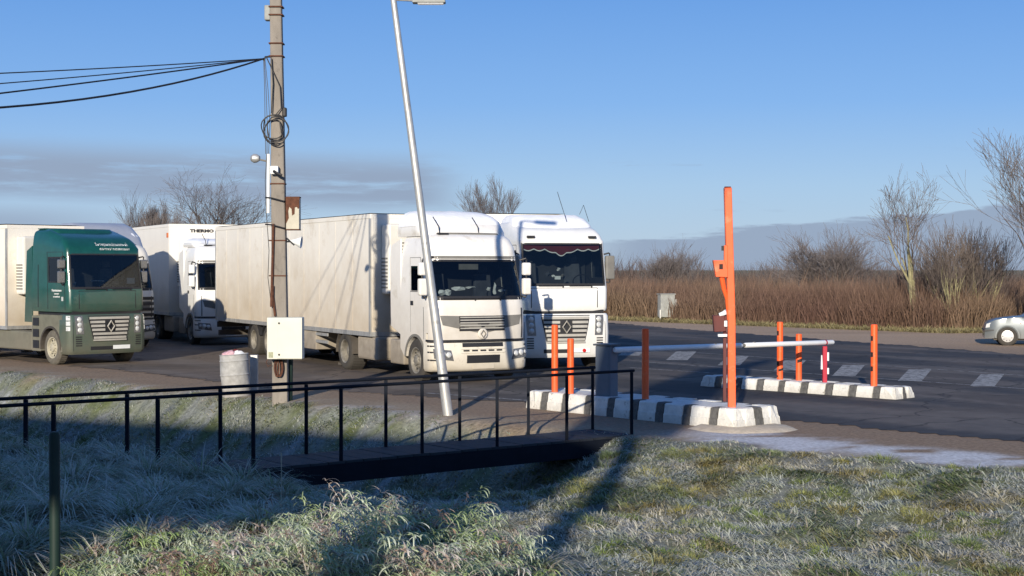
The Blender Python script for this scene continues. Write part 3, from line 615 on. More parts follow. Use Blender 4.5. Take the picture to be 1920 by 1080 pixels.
# ------------------------------------------------------------------ lorries
class Shell:
    """a cab surface: s runs round the front (0 = middle of the front, + = driver's left), z is height"""
    def __init__(s, prof, Wd=1.22, R=.25, bow=.06, rear=-2.1, D=2., warp=None):
        s.prof = prof; s.W = Wd; s.R = R; s.bow = bow; s.rear = rear; s.D = D; s.a = Wd-R; s.L = R*PI/2; s.warp = warp
    def at(s, z):
        P = s.prof
        if z <= P[0][0]: return P[0][1:]
        for i in range(len(P)-1):
            if z <= P[i+1][0]:
                t = (z-P[i][0])/(P[i+1][0]-P[i][0]); return tuple(P[i][k]*(1-t)+P[i+1][k]*t for k in (1, 2))
        return P[-1][1:]
    def P(s, u, z):
        xf, w = s.at(z); r = s.R; sg = 1 if u >= 0 else -1; m = abs(u)
        if m <= s.a: y = m*(w-r)/s.a; x = xf-s.bow*(y/w)**2
        elif m <= s.a+s.L:
            an = (m-s.a)/r; y = w-r+r*math.sin(an); x = xf-s.bow*((w-r)/w)**2-r*(1-math.cos(an))
        else:
            y = w; xe = xf-s.bow*((w-r)/w)**2-r; x = xe+(s.rear-xe)*(m-s.a-s.L)/s.D
        v = Vector((x, sg*y, z))
        if s.warp: v.z = s.warp(v)
        return v
    def N(s, u, z):
        e = .004; du = s.P(u+e, z)-s.P(u-e, z); dz = s.P(u, z+e)-s.P(u, z-e); n = du.cross(dz); n.normalize(); return n
    def S(s, x):                                           # s of a place x on the side (given for the upright part)
        xe = -s.bow-s.R; return s.a+s.L+s.D*(x-xe)/(s.rear-xe)
    def patch(s, mb, C, n=8, m=4, off=.006, th=.02):
        (a, b, c, d) = C; vs = []; fs = []
        for lay in (off, off-th):
            for j in range(m+1):
                for i in range(n+1):
                    u, v = i/n, j/m
                    q = [(a[k]*(1-u)+b[k]*u)*(1-v)+(d[k]*(1-u)+c[k]*u)*v for k in (0, 1)]
                    vs.append(s.P(*q)+s.N(*q)*lay)
        K = (n+1)*(m+1); ix = lambda l, i, j: l*K+j*(n+1)+i
        for j in range(m):
            for i in range(n):
                fs.append((ix(0, i, j), ix(0, i+1, j), ix(0, i+1, j+1), ix(0, i, j+1)))
        for i in range(n):
            fs.append((ix(1, i, 0), ix(1, i+1, 0), ix(0, i+1, 0), ix(0, i, 0))); fs.append((ix(0, i, m), ix(0, i+1, m), ix(1, i+1, m), ix(1, i, m)))
        for j in range(m):
            fs.append((ix(0, 0, j), ix(0, 0, j+1), ix(1, 0, j+1), ix(1, 0, j))); fs.append((ix(1, n, j), ix(1, n, j+1), ix(0, n, j+1), ix(0, n, j)))
        return mb.add(vs, fs)
    def rect(s, mb, s0, s1, z0, z1, **k): return s.patch(mb, [(s0, z0), (s1, z0), (s1, z1), (s0, z1)], **k)
    def loft(s, mb, zs, us, skip=None, off=0, top=True, bot=True):
        nu = len(us); vs = []; fs = []
        for z in zs:
            for u in us: vs.append(s.P(u, z)+(s.N(u, z)*off if off else Vector()))
        for j in range(len(zs)-1):
            for i in range(nu-1):
                if skip and skip((us[i]+us[i+1])/2, (zs[j]+zs[j+1])/2): continue
                fs.append((j*nu+i, j*nu+i+1, (j+1)*nu+i+1, (j+1)*nu+i))
            fs.append((j*nu+nu-1, j*nu, (j+1)*nu, (j+1)*nu+nu-1))
        if top: fs.append(tuple((len(zs)-1)*nu+i for i in range(nu)))
        if bot: fs.append(tuple(range(nu))[::-1])
        return mb.add(vs, fs)
def usteps(sh, extra=()):
    e = sh.a+sh.L+sh.D; base = [0, .25*sh.a, .5*sh.a, .75*sh.a, sh.a]+[sh.a+sh.L*k/5 for k in range(1, 6)]+[sh.a+sh.L+sh.D*k/6 for k in range(1, 7)]
    pos = sorted(set(round(v, 4) for v in base+[abs(x) for x in extra]))
    out = [-v for v in reversed(pos)]+[v for v in pos if v > 0]; return out
_wheel = {}
def wheel(parent, x, y, side, kind='steer', r=.5, dusty=False, w=.30):
    """side -1: outer face towards -y"""
    key = (kind, r, dusty, w)
    if key not in _wheel:
        t = MB(); t.lathe([(r*.60, -w*.46), (r*.66, -w*.5), (r*.86, -w*.5), (r*.95, -w*.44), (r, -w*.34), (r, w*.34), (r*.95, w*.44), (r*.86, w*.5), (r*.62, w*.5)], 40)
        for k in range(40):
            an = 2*PI*k/40; c, s_ = math.cos(an), math.sin(an); m = Matrix(((c, 0, -s_, 0), (0, 1, 0, 0), (s_, 0, c, 0), (0, 0, 0, 1)))
            t.box(r-.004, r+.008, -w*.34, w*.34, -.016, .016, m=m)
        to = t.build('tyre', M['tyredust' if dusty else 'tyre'], None, smooth=True); me_t = to.data; bpy.data.objects.remove(to)
        q = MB()
        if kind == 'steer': prof = [(r*.62, -w*.48), (r*.56, -w*.46), (r*.52, -w*.22), (r*.40, -w*.20), (r*.36, -w*.34), (r*.24, -w*.36), (r*.22, -w*.50), (r*.10, -w*.54), (.001, -w*.54)]
        else: prof = [(r*.62, -w*.48), (r*.56, -w*.44), (r*.50, w*.05), (r*.40, w*.12), (r*.30, w*.10), (r*.28, -w*.25), (r*.12, -w*.32), (.001, -w*.32)]
        q.lathe(prof, 32)
        for k in range(10):
            an = 2*PI*k/10; rr = r*(.30 if kind == 'steer' else .35); yy = -w*.36 if kind == 'steer' else w*.08
            c = Vector((rr*math.cos(an), yy, rr*math.sin(an))); q.tube([c, c+Vector((0, -.035, 0))], .014, 6)
        ro = q.build('rim', M['rimdust' if dusty else 'rim'], None, smooth=True, angle=40); me_r = ro.data; bpy.data.objects.remove(ro)
        h = MB()
        for k in range(10):
            an = 2*PI*(k+.5)/10; rr = r*.46; c = Vector((rr*math.cos(an), -w*(.215 if kind == 'steer' else -.06), rr*math.sin(an))); h.tube([c, c+Vector((0, -.012, 0))], r*.05, 8)
        ho = h.build('rim_hole', M['dark'], None); me_h = ho.data; bpy.data.objects.remove(ho)
        _wheel[key] = (me_t, me_r, me_h)
    a, b, c = _wheel[key]
    root = bpy.data.objects.new('wheel', None); link(root, parent); root.location = (x, y, r-.01)
    if side > 0: root.rotation_euler.z = PI
    root.rotation_euler.y = random.random()*.6
    for nm, me in (('tyre', a), ('rim', b), ('rim_holes', c)):
        o = link(bpy.data.objects.new(nm, me), root)
        if nm != 'tyre': o['kind'] = 'stuff'
    return root
def text(s, size, mat, parent, m, name='lettering', sx=1., ext=.003, bold=0.):
    cu = bpy.data.curves.new(name, 'FONT'); cu.body = s; cu.size = size; cu.extrude = ext; cu.offset = bold; cu.align_x = 'CENTER'; cu.resolution_u = 2
    o = bpy.data.objects.new(name, cu); sc.collection.objects.link(o); bpy.context.view_layer.update()
    me = bpy.data.meshes.new_from_object(o); bpy.data.objects.remove(o)
    me.transform(m @ Matrix.Diagonal((sx, 1, 1, 1))); me.materials.clear(); me.materials.append(mat)
    return link(bpy.data.objects.new(name, me), parent)
def wrap_text(sh, s_, size, u0, z0, mat, parent, sx=1., kz=1., off=.008):
    o = text(s_, size, mat, parent, Matrix.Identity(4), sx=sx, ext=0)
    for v in o.data.vertices:
        u, z = u0+v.co.x, z0+v.co.y*kz; v.co = sh.P(u, z)+sh.N(u, z)*off
    return o
FRONT = lambda x, y, z, tilt=0: Matrix.Translation((x, y, z)) @ Matrix.Rotation(-tilt, 4, 'Y') @ Matrix(((0, 0, 1, 0), (1, 0, 0, 0), (0, 1, 0, 0), (0, 0, 0, 1)))
SIDE = lambda x, y, z: Matrix.Translation((x, y, z)) @ Matrix(((1, 0, 0, 0), (0, 0, -1, 0), (0, 1, 0, 0), (0, 0, 0, 1)))   # on a -y side, reads with +x to the right
def diamond(parent, x, z, h, mat, name='emblem'):
    w = h*.72; mb = MB(); o = .30
    def ringseg(A, B, a, b):
        mb.prism([A, B, b, a], -.0, .0)
    O = [(0, h/2), (w/2, 0), (0, -h/2), (-w/2, 0)]; I = [(p[0]*(1-o*1.0), p[1]*(1-o*1.0)) for p in O]
    for k in range(4):
        A, B, a, b = O[k], O[(k+1) % 4], I[k], I[(k+1) % 4]; vs = []
        for d, (P4, dd) in enumerate(((0, 0), (1, 1))): pass
        mO = [(A[0], A[1]), (B[0], B[1])]; mid = [((A[0]+a[0])/2, (A[1]+a[1])/2), ((B[0]+b[0])/2, (B[1]+b[1])/2)]
        vs = [(x, A[0], z+A[1]), (x, B[0], z+B[1]), (x+.03, mid[1][0], z+mid[1][1]), (x+.03, mid[0][0], z+mid[0][1]), (x, a[0], z+a[1]), (x, b[0], z+b[1])]
        mb.add(vs, [(0, 1, 2, 3), (3, 2, 5, 4), (4, 5, 1, 0)])
    return mb.build(name, mat, parent)
def trailer(root, x0=-3.7, Lt=13.6, mat='trailer', wd=1.28, z0=1.0, z1=4.0, axles=(-13.3, -11.95, -10.6), reefer=True, stripe=False, snow=.05, lower=True):
    x1 = x0-Lt
    t = BX('trailer', M[mat], root, x1, x0, -wd, wd, z0, z1, bevel=.015)
    BX('bottom_rail', M['galv'], t, x1-.005, x0+.005, -wd-.012, wd+.012, z0-.06, z0+.05)
    BX('top_rail', M[mat], t, x1-.006, x0+.006, -wd-.014, wd+.014, z1-.11, z1+.004, bevel=.01)
    mb = MB()
    for x in (x0-.04, x1+.04):
        for s in (-1, 1): mb.box(x-.045, x+.045, s*wd-.018, s*wd+.018, z0+.05, z1-.11)
    mb.build('corner_post', M['galv' if mat == 'trailer' else mat], t)
    if mat == 'trailer':
        seam = MB()
        for k in range(1, 11): seam.box(x0-k*Lt/11-.004, x0-k*Lt/11+.004, -wd-.004, wd+.004, z0+.06, z1-.12)
        seam.build('panel_seam', material('panel_seam_paint', (.68, .635, .53), .5, dirt=((.44, .34, .22), .7, 3.5, .85)), t)
    # snow on the roof, uneven
    ns = 40; m2 = MB(); vs = []; fs = []
    for i in range(ns+1):
        for j in range(7):
            x = x0+.02-(Lt+.04)*i/ns; y = -wd+2*wd*j/6; ed = min(i, ns-i, 4)/4*min(j, 6-j, 1)
            vs.append((x, y*(1.0 if 0 < j < 6 else 1.004), z1+.006+(snow*(.45+.55*float(fbm(x*.7+x0*3, y*1.1+9, 5)))*(.45+.55*ed))))
    for i in range(ns):
        for j in range(6): fs.append((i*7+j, i*7+j+1, i*7+j+8, i*7+j+7))
    m2.add(vs, fs)
    m2.box(x1, x0, -wd, wd, z1-.0, z1+.004)
    m2.build('roof_snow', M['snow'], t, smooth=True)
    if reefer:
        rf = BX('cooling_unit', M['white2' if mat != 'trailer' else 'white3'], root, x0+.003, x0+.5, -1.0, 1.0, 2.0, 3.75, bevel=.06)
        sl = MB()
        for k in range(9): sl.box(x0+.06, x0+.44, -1.012, -1.0, 2.15+k*.09, 2.19+k*.09)
        for k in range(8): sl.box(x0+.5, x0+.512, -.8, .8, 2.7+k*.08, 2.735+k*.08)
        sl.build('vent_slat', M['grey'], rf)
    if lower:
        c = MB(); 
        for s in (-1, 1): c.box(x1+.2, x0-.4, s*.5-.05, s*.5+.05, .78, z0-.06)
        c.build('trailer_frame', M['chassis'], root)
        for s in (-1, 1):
            lg = BX('landing_leg', M['chassis'], root, x0-3.0, x0-2.86, s*.85-.07, s*.85+.07, .12, .97)
            BX('foot', M['chassis'], lg, x0-3.1, x0-2.76, s*.85-.12, s*.85+.12, .06, .118)
        BX('pallet_box', M['skirt'], root, x0-6.1, x0-4.1, -1.24, -.55, .42, .93, bevel=.02)
        for s in (-1, 1):
            sd = MB(); sd.box(axles[0]+.6 if False else axles[-1]+.75, x0-3.2, s*1.22-.015, s*1.22+.015, .62, .70); 
            sd.box(axles[-1]+.75, x0-3.2, s*1.22-.015, s*1.22+.015, .82, .90); sd.build('side_guard', M['galv'], root)
        for ax in axles:
            for s in (-1, 1):
                wheel(root, ax, s*1.08, s, 'trail', .48, w=.36)
                f = MB(); R0, R1 = .56, .585; P1 = [(ax+R1*math.cos(a), .48+R1*math.sin(a)) for a in np.linspace(.25, PI-.25, 13)]; P0 = [(ax+R0*math.cos(a), .48+R0*math.sin(a)) for a in np.linspace(PI-.25, .25, 13)]
                f.prism([(x, min(z, .935)) for x, z in P1+P0], s*1.26, s*.9); f.build('mudguard', M['dark'], root)
        BX('axle', M['chassis'], root, axles[0]-.07, axles[-1]+.07, -.95, .95, .4, .55)
        fl = BX('mud_flap', M['dark'], root, axles[0]-.74, axles[0]-.72, -1.2, -.75, .18, .8)
        rb = BX('rear_bumper', M['chassis'], root, x1+.0, x1+.12, -1.2, 1.2, .45, .62)
        BX('rear_lamp_bar', M['chassis'], root, x1-.02, x1+.1, -1.24, 1.24, .72, .9)
        MB().box(x1-.03, x1-.021, -1.2, -.85, .75, .87).box(x1-.03, x1-.021, .85, 1.2, .75, .87).build('tail_lamp', M['red'], rb)
    return t
def chassis(root, x_front=-.3, x_back=-6.4, drive=-5.6, steer=-1.05, dusty=False, r=.5):
    c = MB()
    for s in (-1, 1): c.box(x_back, x_front, s*.42-.05, s*.42+.05, .68, .93)
    for x in (-1.6, -2.8, -4.2, drive): c.box(x-.06, x+.06, -.4, .4, .7, .9)
    c.box(drive-.09, drive+.09, -.95, .95, .4, .58); c.box(steer-.06, steer+.06, -.9, .9, .38, .5)
    c.box(drive-.5, drive+.7, -.45, .45, .935, 1.0)
    c.build('chassis_frame', M['chassis'], root)
    for s in (-1, 1):
        wheel(root, steer, s*1.07, s, 'steer', r, dusty); wheel(root, drive, s*1.0, s, 'trail', r, dusty, w=.5)
        f = MB(); R0, R1 = r+.07, r+.095; P1 = [(drive+R1*math.cos(a), r+min(R1*math.sin(a), .49)) for a in np.linspace(-.1, PI+.1, 17)]; P0 = [(drive+R0*math.cos(a), r+min(R0*math.sin(a), .465)) for a in np.linspace(PI+.1, -.1, 17)]
        f.prism(P1+P0, s*1.26, s*.75); f.build('mudguard', M['chassis'], root)
def mirror(root, x, y, z, s, mat, big=1., stack=True):
    a = MB(); yo = y+s*.15
    a.tube([(x, y, z+.42*big), (x+.08, y+s*.12, z+.46*big), (x+.07, yo, z+.42*big)], .022, 6); a.tube([(x, y, z-.42*big), (x+.08, y+s*.12, z-.46*big), (x+.07, yo, z-.40*big)], .022, 6)
    a.tube([(x+.06, yo, z-.42*big), (x+.06, yo, z+.42*big)], .02, 6)
    m = a.build('mirror', M['dark'], root)
    h = MB()
    if stack:
        h.box(x-.02, x+.13, yo-.10, yo+.10, z+.06, z+.36*big); h.box(x-.02, x+.13, yo-.10, yo+.10, z-.40*big, z-.01)
    else: h.box(x-.02, x+.12, yo-.12, yo+.13, z-.36*big, z+.38*big)
    h.build('mirror_housing', M[mat], m, bevel=.035)
    return m
def interior(parent, sh, zd, zt, xr=-1.6):
    i = MB(); xf = sh.at(zd)[0]; i.box(xr, xf-.18, -sh.W+.1, sh.W-.1, zd-.12, zd-.04); i.box(xr-.04, xr, -sh.W+.1, sh.W-.1, zd-.12, zt+.3)
    i.build('dashboard', M['lining'], parent)
    for s in (-1, 1):
        q = MB(); q.box(-1.35, -1.2, s*.62-.24, s*.62+.24, zd-.1, zd+.52, taper=.03); q.box(-1.33, -1.22, s*.62-.13, s*.62+.13, zd+.54, zd+.74); q.build('seat', M['seat'], parent, bevel=.03)
    st = MB(); pts = [(xf-.45+.06*math.sin(a), .62+.23*math.cos(a), zd+.05+.17*math.sin(a)) for a in np.linspace(0, 2*PI, 17)]; st.tube(pts, .016, 5, cap=False); st.build('steering_wheel', M['dark'], parent)
def wipers(parent, sh, z, spans, th=.012):
    for a, b, dz in spans:
        mb = MB(); pts = [sh.P(a+(b-a)*t, z+dz*t)+sh.N(a+(b-a)*t, z+.02)*.03 for t in (0, .33, .66, 1)]; mb.tube(pts, th, 5); c = sh.P(a, z)+sh.N(a, z)*.02; mb.tube([c+Vector((-.02, 0, -.05)), c], .02, 6); mb.build('wiper', M['dark'], parent)

# ---- lorry with the rounded cab (nearest, in the middle)
def round_cab_lorry(name, label, loc, rz, paint='white', bump='bumperdirt', detail=True, tmat='trailer', snow=.05, axles=(-13.3, -11.95, -10.6), nose='v', z1=4.0, low=0):
    root = thing(name, label, 'lorry', loc, rz, 'lorries parked in a row')
    sh = Shell([(.95, .0, 1.22), (1.3, .02, 1.225), (1.75, -.01, 1.225), (1.95, -.06, 1.22), (2.84, -.31, 1.18), (2.90, -.31, 1.18), (3.15, -.36, 1.15), (3.32, -.47, 1.10), (3.42, -.62, 1.04), (3.46, -.8, .98)], 1.22, .30, .10, -1.95, 1.6)
    ws = sh.a+sh.L*.55; zb, zt = 1.97, 2.82
    d0, d1 = sh.S(-.62), sh.S(-1.30)
    us = usteps(sh, (ws, d0, d1)); zs = [.95, 1.15, 1.3, 1.6, 1.78, 1.95, zb, 2.12, 2.3, 2.5, 2.7, zt, 2.9, 3.0, 3.15, 3.25, 3.32, 3.38, 3.42, 3.46]
    lowc = sh.S(-.48)
    isw = lambda u, z: abs(u) < ws and zb < z < zt
    isd = lambda u, z: d0 < abs(u) < d1 and 2.12 < z < 2.7
    skip = lambda u, z: isw(u, z) or isd(u, z) or (abs(u) > lowc and z < 1.15)
    cab = sh.loft(MB(), zs, us, skip, bot=False).build('cab', M[paint], root, smooth=True, angle=50)
    sh.loft(MB(), zs[3:-5], us, lambda u, z: isw(u, z) or isd(u, z), off=-.035, bot=False).build('cab_lining', M['lining'], cab)
    g = MB(); sh.rect(g, -ws, ws, zb, zt, n=20, m=5, off=-.004, th=.004); w = g.build('windscreen', M['glass'], cab, smooth=True)
    fr = MB(); t = .035
    for q in ((-ws-.02, ws+.02, zt-.02, zt+.03), (-ws-.02, ws+.02, zb-.06, zb+.03), (-ws-.02, -ws+t, zb, zt), (ws-t, ws+.02, zb, zt)): sh.rect(fr, *q, n=18 if q[1]-q[0] > .5 else 2, m=2, off=.006, th=.02)
    fr.build('window_seal', M['dark'], cab)
    for s in (-1, 1):
        g = MB(); sh.rect(g, s*d0, s*d1, 2.12, 2.7, n=4, m=2, off=-.004, th=.004); g.build('side_window', M['glass'], cab)
        q = MB()
        for e in ((d0-.02, d0+.012, 1.0, 2.9), (d1+.05, d1+.062, 1.15, 2.9), (d0, d1+.05, 2.89, 2.902), (d0-.02, d1+.05, 2.09, 2.115)): sh.rect(q, s*e[0], s*e[1], e[2], e[3], n=2, m=3, off=.003, th=.01)
        q.build('door_seam', M['grey'], cab)
        q = MB(); sh.rect(q, s*(d1-.12), s*(d1+.02), 1.78, 1.88, n=2, m=1, off=.02, th=.03); q.build('door_handle', M['dark'], cab)
    interior(cab, sh, 2.0, 2.8)
    # dark visor strip with small lamps above the windscreen
    q = MB(); sh.rect(q, -ws, ws, 2.865, 2.93, n=18, m=1, off=.008, th=.02); q.build('marker_strip', M['grey'], cab)
    wipers(cab, sh, zb-.03, ((-.15, -.95, .0), (.5, -.1, .0)))
    # nose: panel edge, grey wedge with grille, emblem
    q = MB(); sh.patch(q, [(-1.0, 1.50), (1.0, 1.50), (1.0, 1.56), (-1.0, 1.56)], n=16, m=1, off=.004, th=.01)
    ng = MB(); sh.patch(ng, [(-.98, 1.34), (0, 1.13), (0, 1.53), (-1.04, 1.56)], n=10, m=3, off=.008, th=.02); sh.patch(ng, [(0, 1.13), (.98, 1.34), (1.04, 1.56), (0, 1.53)], n=10, m=3, off=.008, th=.02)
    ngo = ng.build('nose_panel', M['grey'], root)
    q = MB()
    for k in range(5): z = 1.25+k*.062; sh.rect(q, -.56, .56, z, z+.026, n=10, m=1, off=.035, th=.03)
    q.build('grille_slat', M['slat'], ngo)
    q = MB(); sh.rect(q, -.58, .58, 1.20, 1.545, n=10, m=1, off=.014, th=.01); q.build('grille_backing', M['dark'], ngo)
    if nose == 'v':
        q = MB(); q.lathe([(.001, .02), (.10, .02), (.125, .0), (.125, -.03)], 24, m=Matrix.Translation((.04, 0, 1.13)) @ Matrix.Rotation(-PI/2, 4, 'Z') ); q.build('emblem_disc', M[paint], root, smooth=True)
        diamond(root, .062, 1.13, .20, M['grey'])
    for s in (-1, 1):
        q = MB(); sh.rect(q, s*1.06, s*1.085, 1.02, 1.72, n=1, m=3, off=.01, th=.02); q.build('nose_seam', M['dark'], root)
    # bumper
    bs = Shell([(.27, .0, 1.22), (.33, .06, 1.25), (.62, .09, 1.26), (.93, .04, 1.25)], 1.25, .30, .12, -.52, .12)
    e = bs.a+bs.L+bs.D
    us2 = usteps(bs); bo = bs.loft(MB(), [.27, .30, .33, .45, .62, .8, .90, .93], us2).build('bumper', M[bump], root, smooth=True, angle=45)
    q = MB(); sh.rect(q, -sh.S(-.5), sh.S(-.5), .955, 1.0, n=26, m=1, off=.012, th=.02); q.build('bumper_gap', M['dark'], root)
    for s in (-1, 1):
        q = MB(); bs.patch(q, [(s*.74, .52), (s*1.20, .58), (s*1.22, .80), (s*.80, .76)], n=6, m=2, off=.012, th=.02); hl = q.build('headlight', M['lensdark'], bo)
        for (u, z, r) in ((.86, .66, .065), (1.00, .68, .07), (1.13, .69, .045)):
            c = bs.P(s*u, z); nn_ = bs.N(s*u, z)*(1 if True else -1); c = c+nn_*.012; 
            mb = MB(); mb.tube([c, c+nn_*.018], [r, r*.8], 14); mb.build('lamp', M['lens'], hl, smooth=True, angle=60)
        q = MB()
        for z in (.52, .70, .84): bs.rect(q, s*(e-.13), s*(e-.42), z, z+.035, n=2, m=1, off=.008, th=.02)
        q.build('step_slot', M['dark'], bo)
    q = MB(); bs.rect(q, -.42, .42, .46, .64, n=6, m=1, off=.008, th=.02); bs.rect(q, -.52, .52, .83, .925, n=6, m=1, off=.008, th=.02)
    q.build('lower_grille', M['dark'], bo)
    q = MB()
    for k in range(5): bs.rect(q, -.50+k*.21, -.36+k*.21, .73, .765, n=1, m=1, off=.016, th=.02)
    q.build('air_slot', M['dark'], bo)
    q = MB()
    bs.rect(q, -.56, .56, .69, .715, n=6, m=1, off=.02, th=.02); bs.rect(q, -.56, .56, .78, .80, n=6, m=1, off=.02, th=.02); q.build('bumper_trim', M[bump], bo)
    q = MB(); bs.rect(q, -.27, .27, .33, .435, n=4, m=1, off=.014, th=.012); q.build('number_plate', M['paper'] if not detail else M['bumperdirt'], bo)
    # wheel arches and side panels
    chassis(root, steer=-1.05)
    for s in (-1, 1):
        wx, r0, r1 = -1.05, .545, .60
        A = [(wx+r0*math.cos(a), .5+r0*math.sin(a)) for a in np.linspace(.12, PI-.12, 15)]
        pl = [(-.47, 1.16), (-.47, .95), (wx+r0+.03, .93)]+A+[(wx-r0-.12, .56), (-1.95, .75), (-1.95, 1.16)]
        MB().prism([p for p in pl], s*1.222, s*1.12).build('wheel_arch', M[paint], root)
        o1 = [(wx+.61*math.cos(a), .5+.61*math.sin(a)) for a in np.linspace(.1, PI-.1, 17)]; o0 = [(wx+.55*math.cos(a), .5+.55*math.sin(a)) for a in np.linspace(PI-.1, .1, 17)]
        MB().prism(o1+o0, s*1.245, s*1.05).build('arch_trim', M['grey'], root)
        BX('arch_liner', M['dark'], root, wx-.5, wx+.5, s*.62-.02, s*.62+.02, .5, 1.12)
        sf = MB(); x0, x1 = -2.62, -1.955; yy = s*1.19
        sf.prism([(x0+.05, 1.25), (x1, 1.05), (x1, 3.35), (x0+.10, 3.2), (x0, 2.9)], yy-.02*s, yy+.02*s); sf.build('side_fairing', M[paint], root, bevel=.01)
        BX('battery_box', M['skirt'], root, -2.62, -1.78, min(s*1.21, s*.6), max(s*1.21, s*.6), .34, .93, bevel=.04)
        BX('fuel_tank', M['skirt'], root, -4.78, -3.45, min(s*1.21, s*.6), max(s*1.21, s*.6), .34, .93, bevel=.06)
    # roof cap (raised spoiler under snow)
    rs = Shell([(3.40, -.72, 1.10), (3.5, -.78, 1.12), (3.68, -.95, 1.10), (3.82, -1.15, 1.04), (3.92, -1.4, .94), (3.96, -1.6, .82)], 1.10, .32, .10, -2.35, 1.3, (lambda v: v.z-max(0, v.z-3.45)*low) if low else None)
    rc = rs.loft(MB(), [3.40, 3.45, 3.5, 3.6, 3.68, 3.76, 3.82, 3.88, 3.92, 3.96], usteps(rs)).build('roof_spoiler', M[paint], cab, smooth=True, angle=60)
    sn = Shell([(3.55, -.86, 1.12), (3.72, -1.0, 1.11), (3.86, -1.22, 1.04), (3.95, -1.45, .95), (4.0, -1.7, .82)], 1.12, .34, .10, -2.3, 1.3, warp=lambda v: v.z-max(0, v.z-3.45)*low+.035*float(vnoise(v.x*5, v.y*5, 3)))
    MB_ = sn.loft(MB(), [3.62, 3.72, 3.80, 3.86, 3.91, 3.95, 4.0], usteps(sn)); MB_.build('roof_snow', M['snow'], cab, smooth=True, angle=80)
    q = MB(); sh.rect(q, -1.0, 1.0, 3.44, 3.455, n=12, m=1, off=.03, th=.03); q.build('roof_seam', M['grey'], cab)
    for y in (-.72, .3): MB().tube([(-.78, y, 3.44), (-.80, y-.02, 3.62), (-.95, y-.1, 3.85)], .012, 5).build('aerial', M['dark'], cab)
    MB().box(-.80, -.66, -.80, -.55, 3.43, 3.47).build('roof_lamp', M['dark'], cab)
    for s in ((-1, 1) if paint != 'white3' else (-1,)): mirror(root, -.42, s*1.2, 2.42, s, paint if paint != 'white3' else 'lensdark')
    trailer(root, mat=tmat, snow=snow, axles=axles, z1=z1)
    return root, cab, sh, bs
def glass_items(cab, sh, zb, items):
    for (u, z, w, h, mat, nm, d) in items:
        p = sh.P(u, z); y = p.y*.94; x = p.x-.16-d
        mb = MB(); 
        if nm in ('paper', 'sign'): mb.box(x-.01, x, y-w/2, y+w/2, z-h/2, z+h/2, m=None)
        else:
            vs = []; c = Vector((x, y, z)); R = random.Random(int(u*100)+3); n = 9
            mb.add([c+Vector((R.uniform(-.05, .05), w/2*math.cos(2*PI*k/n)*(.8+.3*R.random()), h/2*math.sin(2*PI*k/n)*(.8+.4*R.random()))) for k in range(n)]+[c+Vector((.05, 0, 0)), c-Vector((.05, 0, 0))], [(k, (k+1) % n, n) for k in range(n)]+[((k+1) % n, k, n+1) for k in range(n)])
        mb.build({'paper': 'paper_sheet', 'sign': 'windscreen_card', 'lump': 'dashboard_clutter'}[nm], M[mat], cab)
HA = math.atan2(-.8875, .46)
A_, cabA, shA, bsA = round_cab_lorry('lorry', 'nearest white lorry with rounded cab and dirty cream trailer, behind the leaning lamp post', (0, 0, 0), 0)
uA = Vector((.46, -.8875, 0)).normalized(); lA = Vector((-uA.y, uA.x, 0))
def place(root, corner, u, w=1.25):                        # corner = front corner on the lorry's own right, at the ground
    u = Vector((u[0], u[1], 0)).normalized(); l = Vector((-u.y, u.x, 0)); c = Vector((*corner, 0))+l*w
    root.location = c; root.rotation_euler.z = math.atan2(u.y, u.x)
place(A_, (-1.80, 34.0), uA)
glass_items(cabA, shA, 1.97, [(-.15, 2.68, .5, .13, 'grey', 'sign', .02), (-.95, 2.08, .2, .13, 'paper', 'lump', .0), (-.78, 2.08, .22, .14, 'paper', 'lump', .05), (-.45, 2.17, .42, .10, 'paper', 'lump', .1), (-.1, 2.2, .3, .06, 'paper', 'lump', .1), (.55, 2.15, .10, .3, 'paper', 'lump', .1), (.4, 2.16, .12, .09, 'paper', 'lump', .1), (.75, 2.12, .22, .07, 'paper', 'lump', .05)])
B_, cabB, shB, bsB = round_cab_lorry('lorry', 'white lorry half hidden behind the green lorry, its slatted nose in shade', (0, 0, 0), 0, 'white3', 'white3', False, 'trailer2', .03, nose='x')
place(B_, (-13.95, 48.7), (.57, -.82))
bl = Shell([(3.3, -.55, 1.12), (3.7, -.9, 1.12), (4.05, -1.4, 1.02), (4.2, -1.9, .92)], 1.12, .3, .2, -3.3, 2.)
bl.loft(MB(), [3.3, 3.5, 3.7, 3.82, 3.93, 4.05, 4.14, 4.2], usteps(bl)).build('roof_spoiler', M['silvertarp'], cabB, smooth=True, angle=70)
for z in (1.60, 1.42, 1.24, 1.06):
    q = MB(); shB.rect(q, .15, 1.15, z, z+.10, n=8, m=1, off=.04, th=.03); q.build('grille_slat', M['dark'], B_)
C_, cabC, shC, bsC = round_cab_lorry('lorry', 'white lorry at the back, its cab showing just left of the dirty cream trailer', (0, 0, 0), 0, 'white2', 'white2', False, 'trailer2', .03, z1=4.27, low=.55)
place(C_, (-10.75, 51.0), (.454, -.891))
text('THERMO KING', .15, M['dark'], C_, FRONT(-3.69, .22, 3.98), sx=1.45, bold=.008)
for k, (x, s) in enumerate(((-3.78, .12), (-3.95, .09))): BX('marker_lamp', M['amber'], C_, x-.05, x+.05, -1.31, -1.28, 3.78, 3.95)

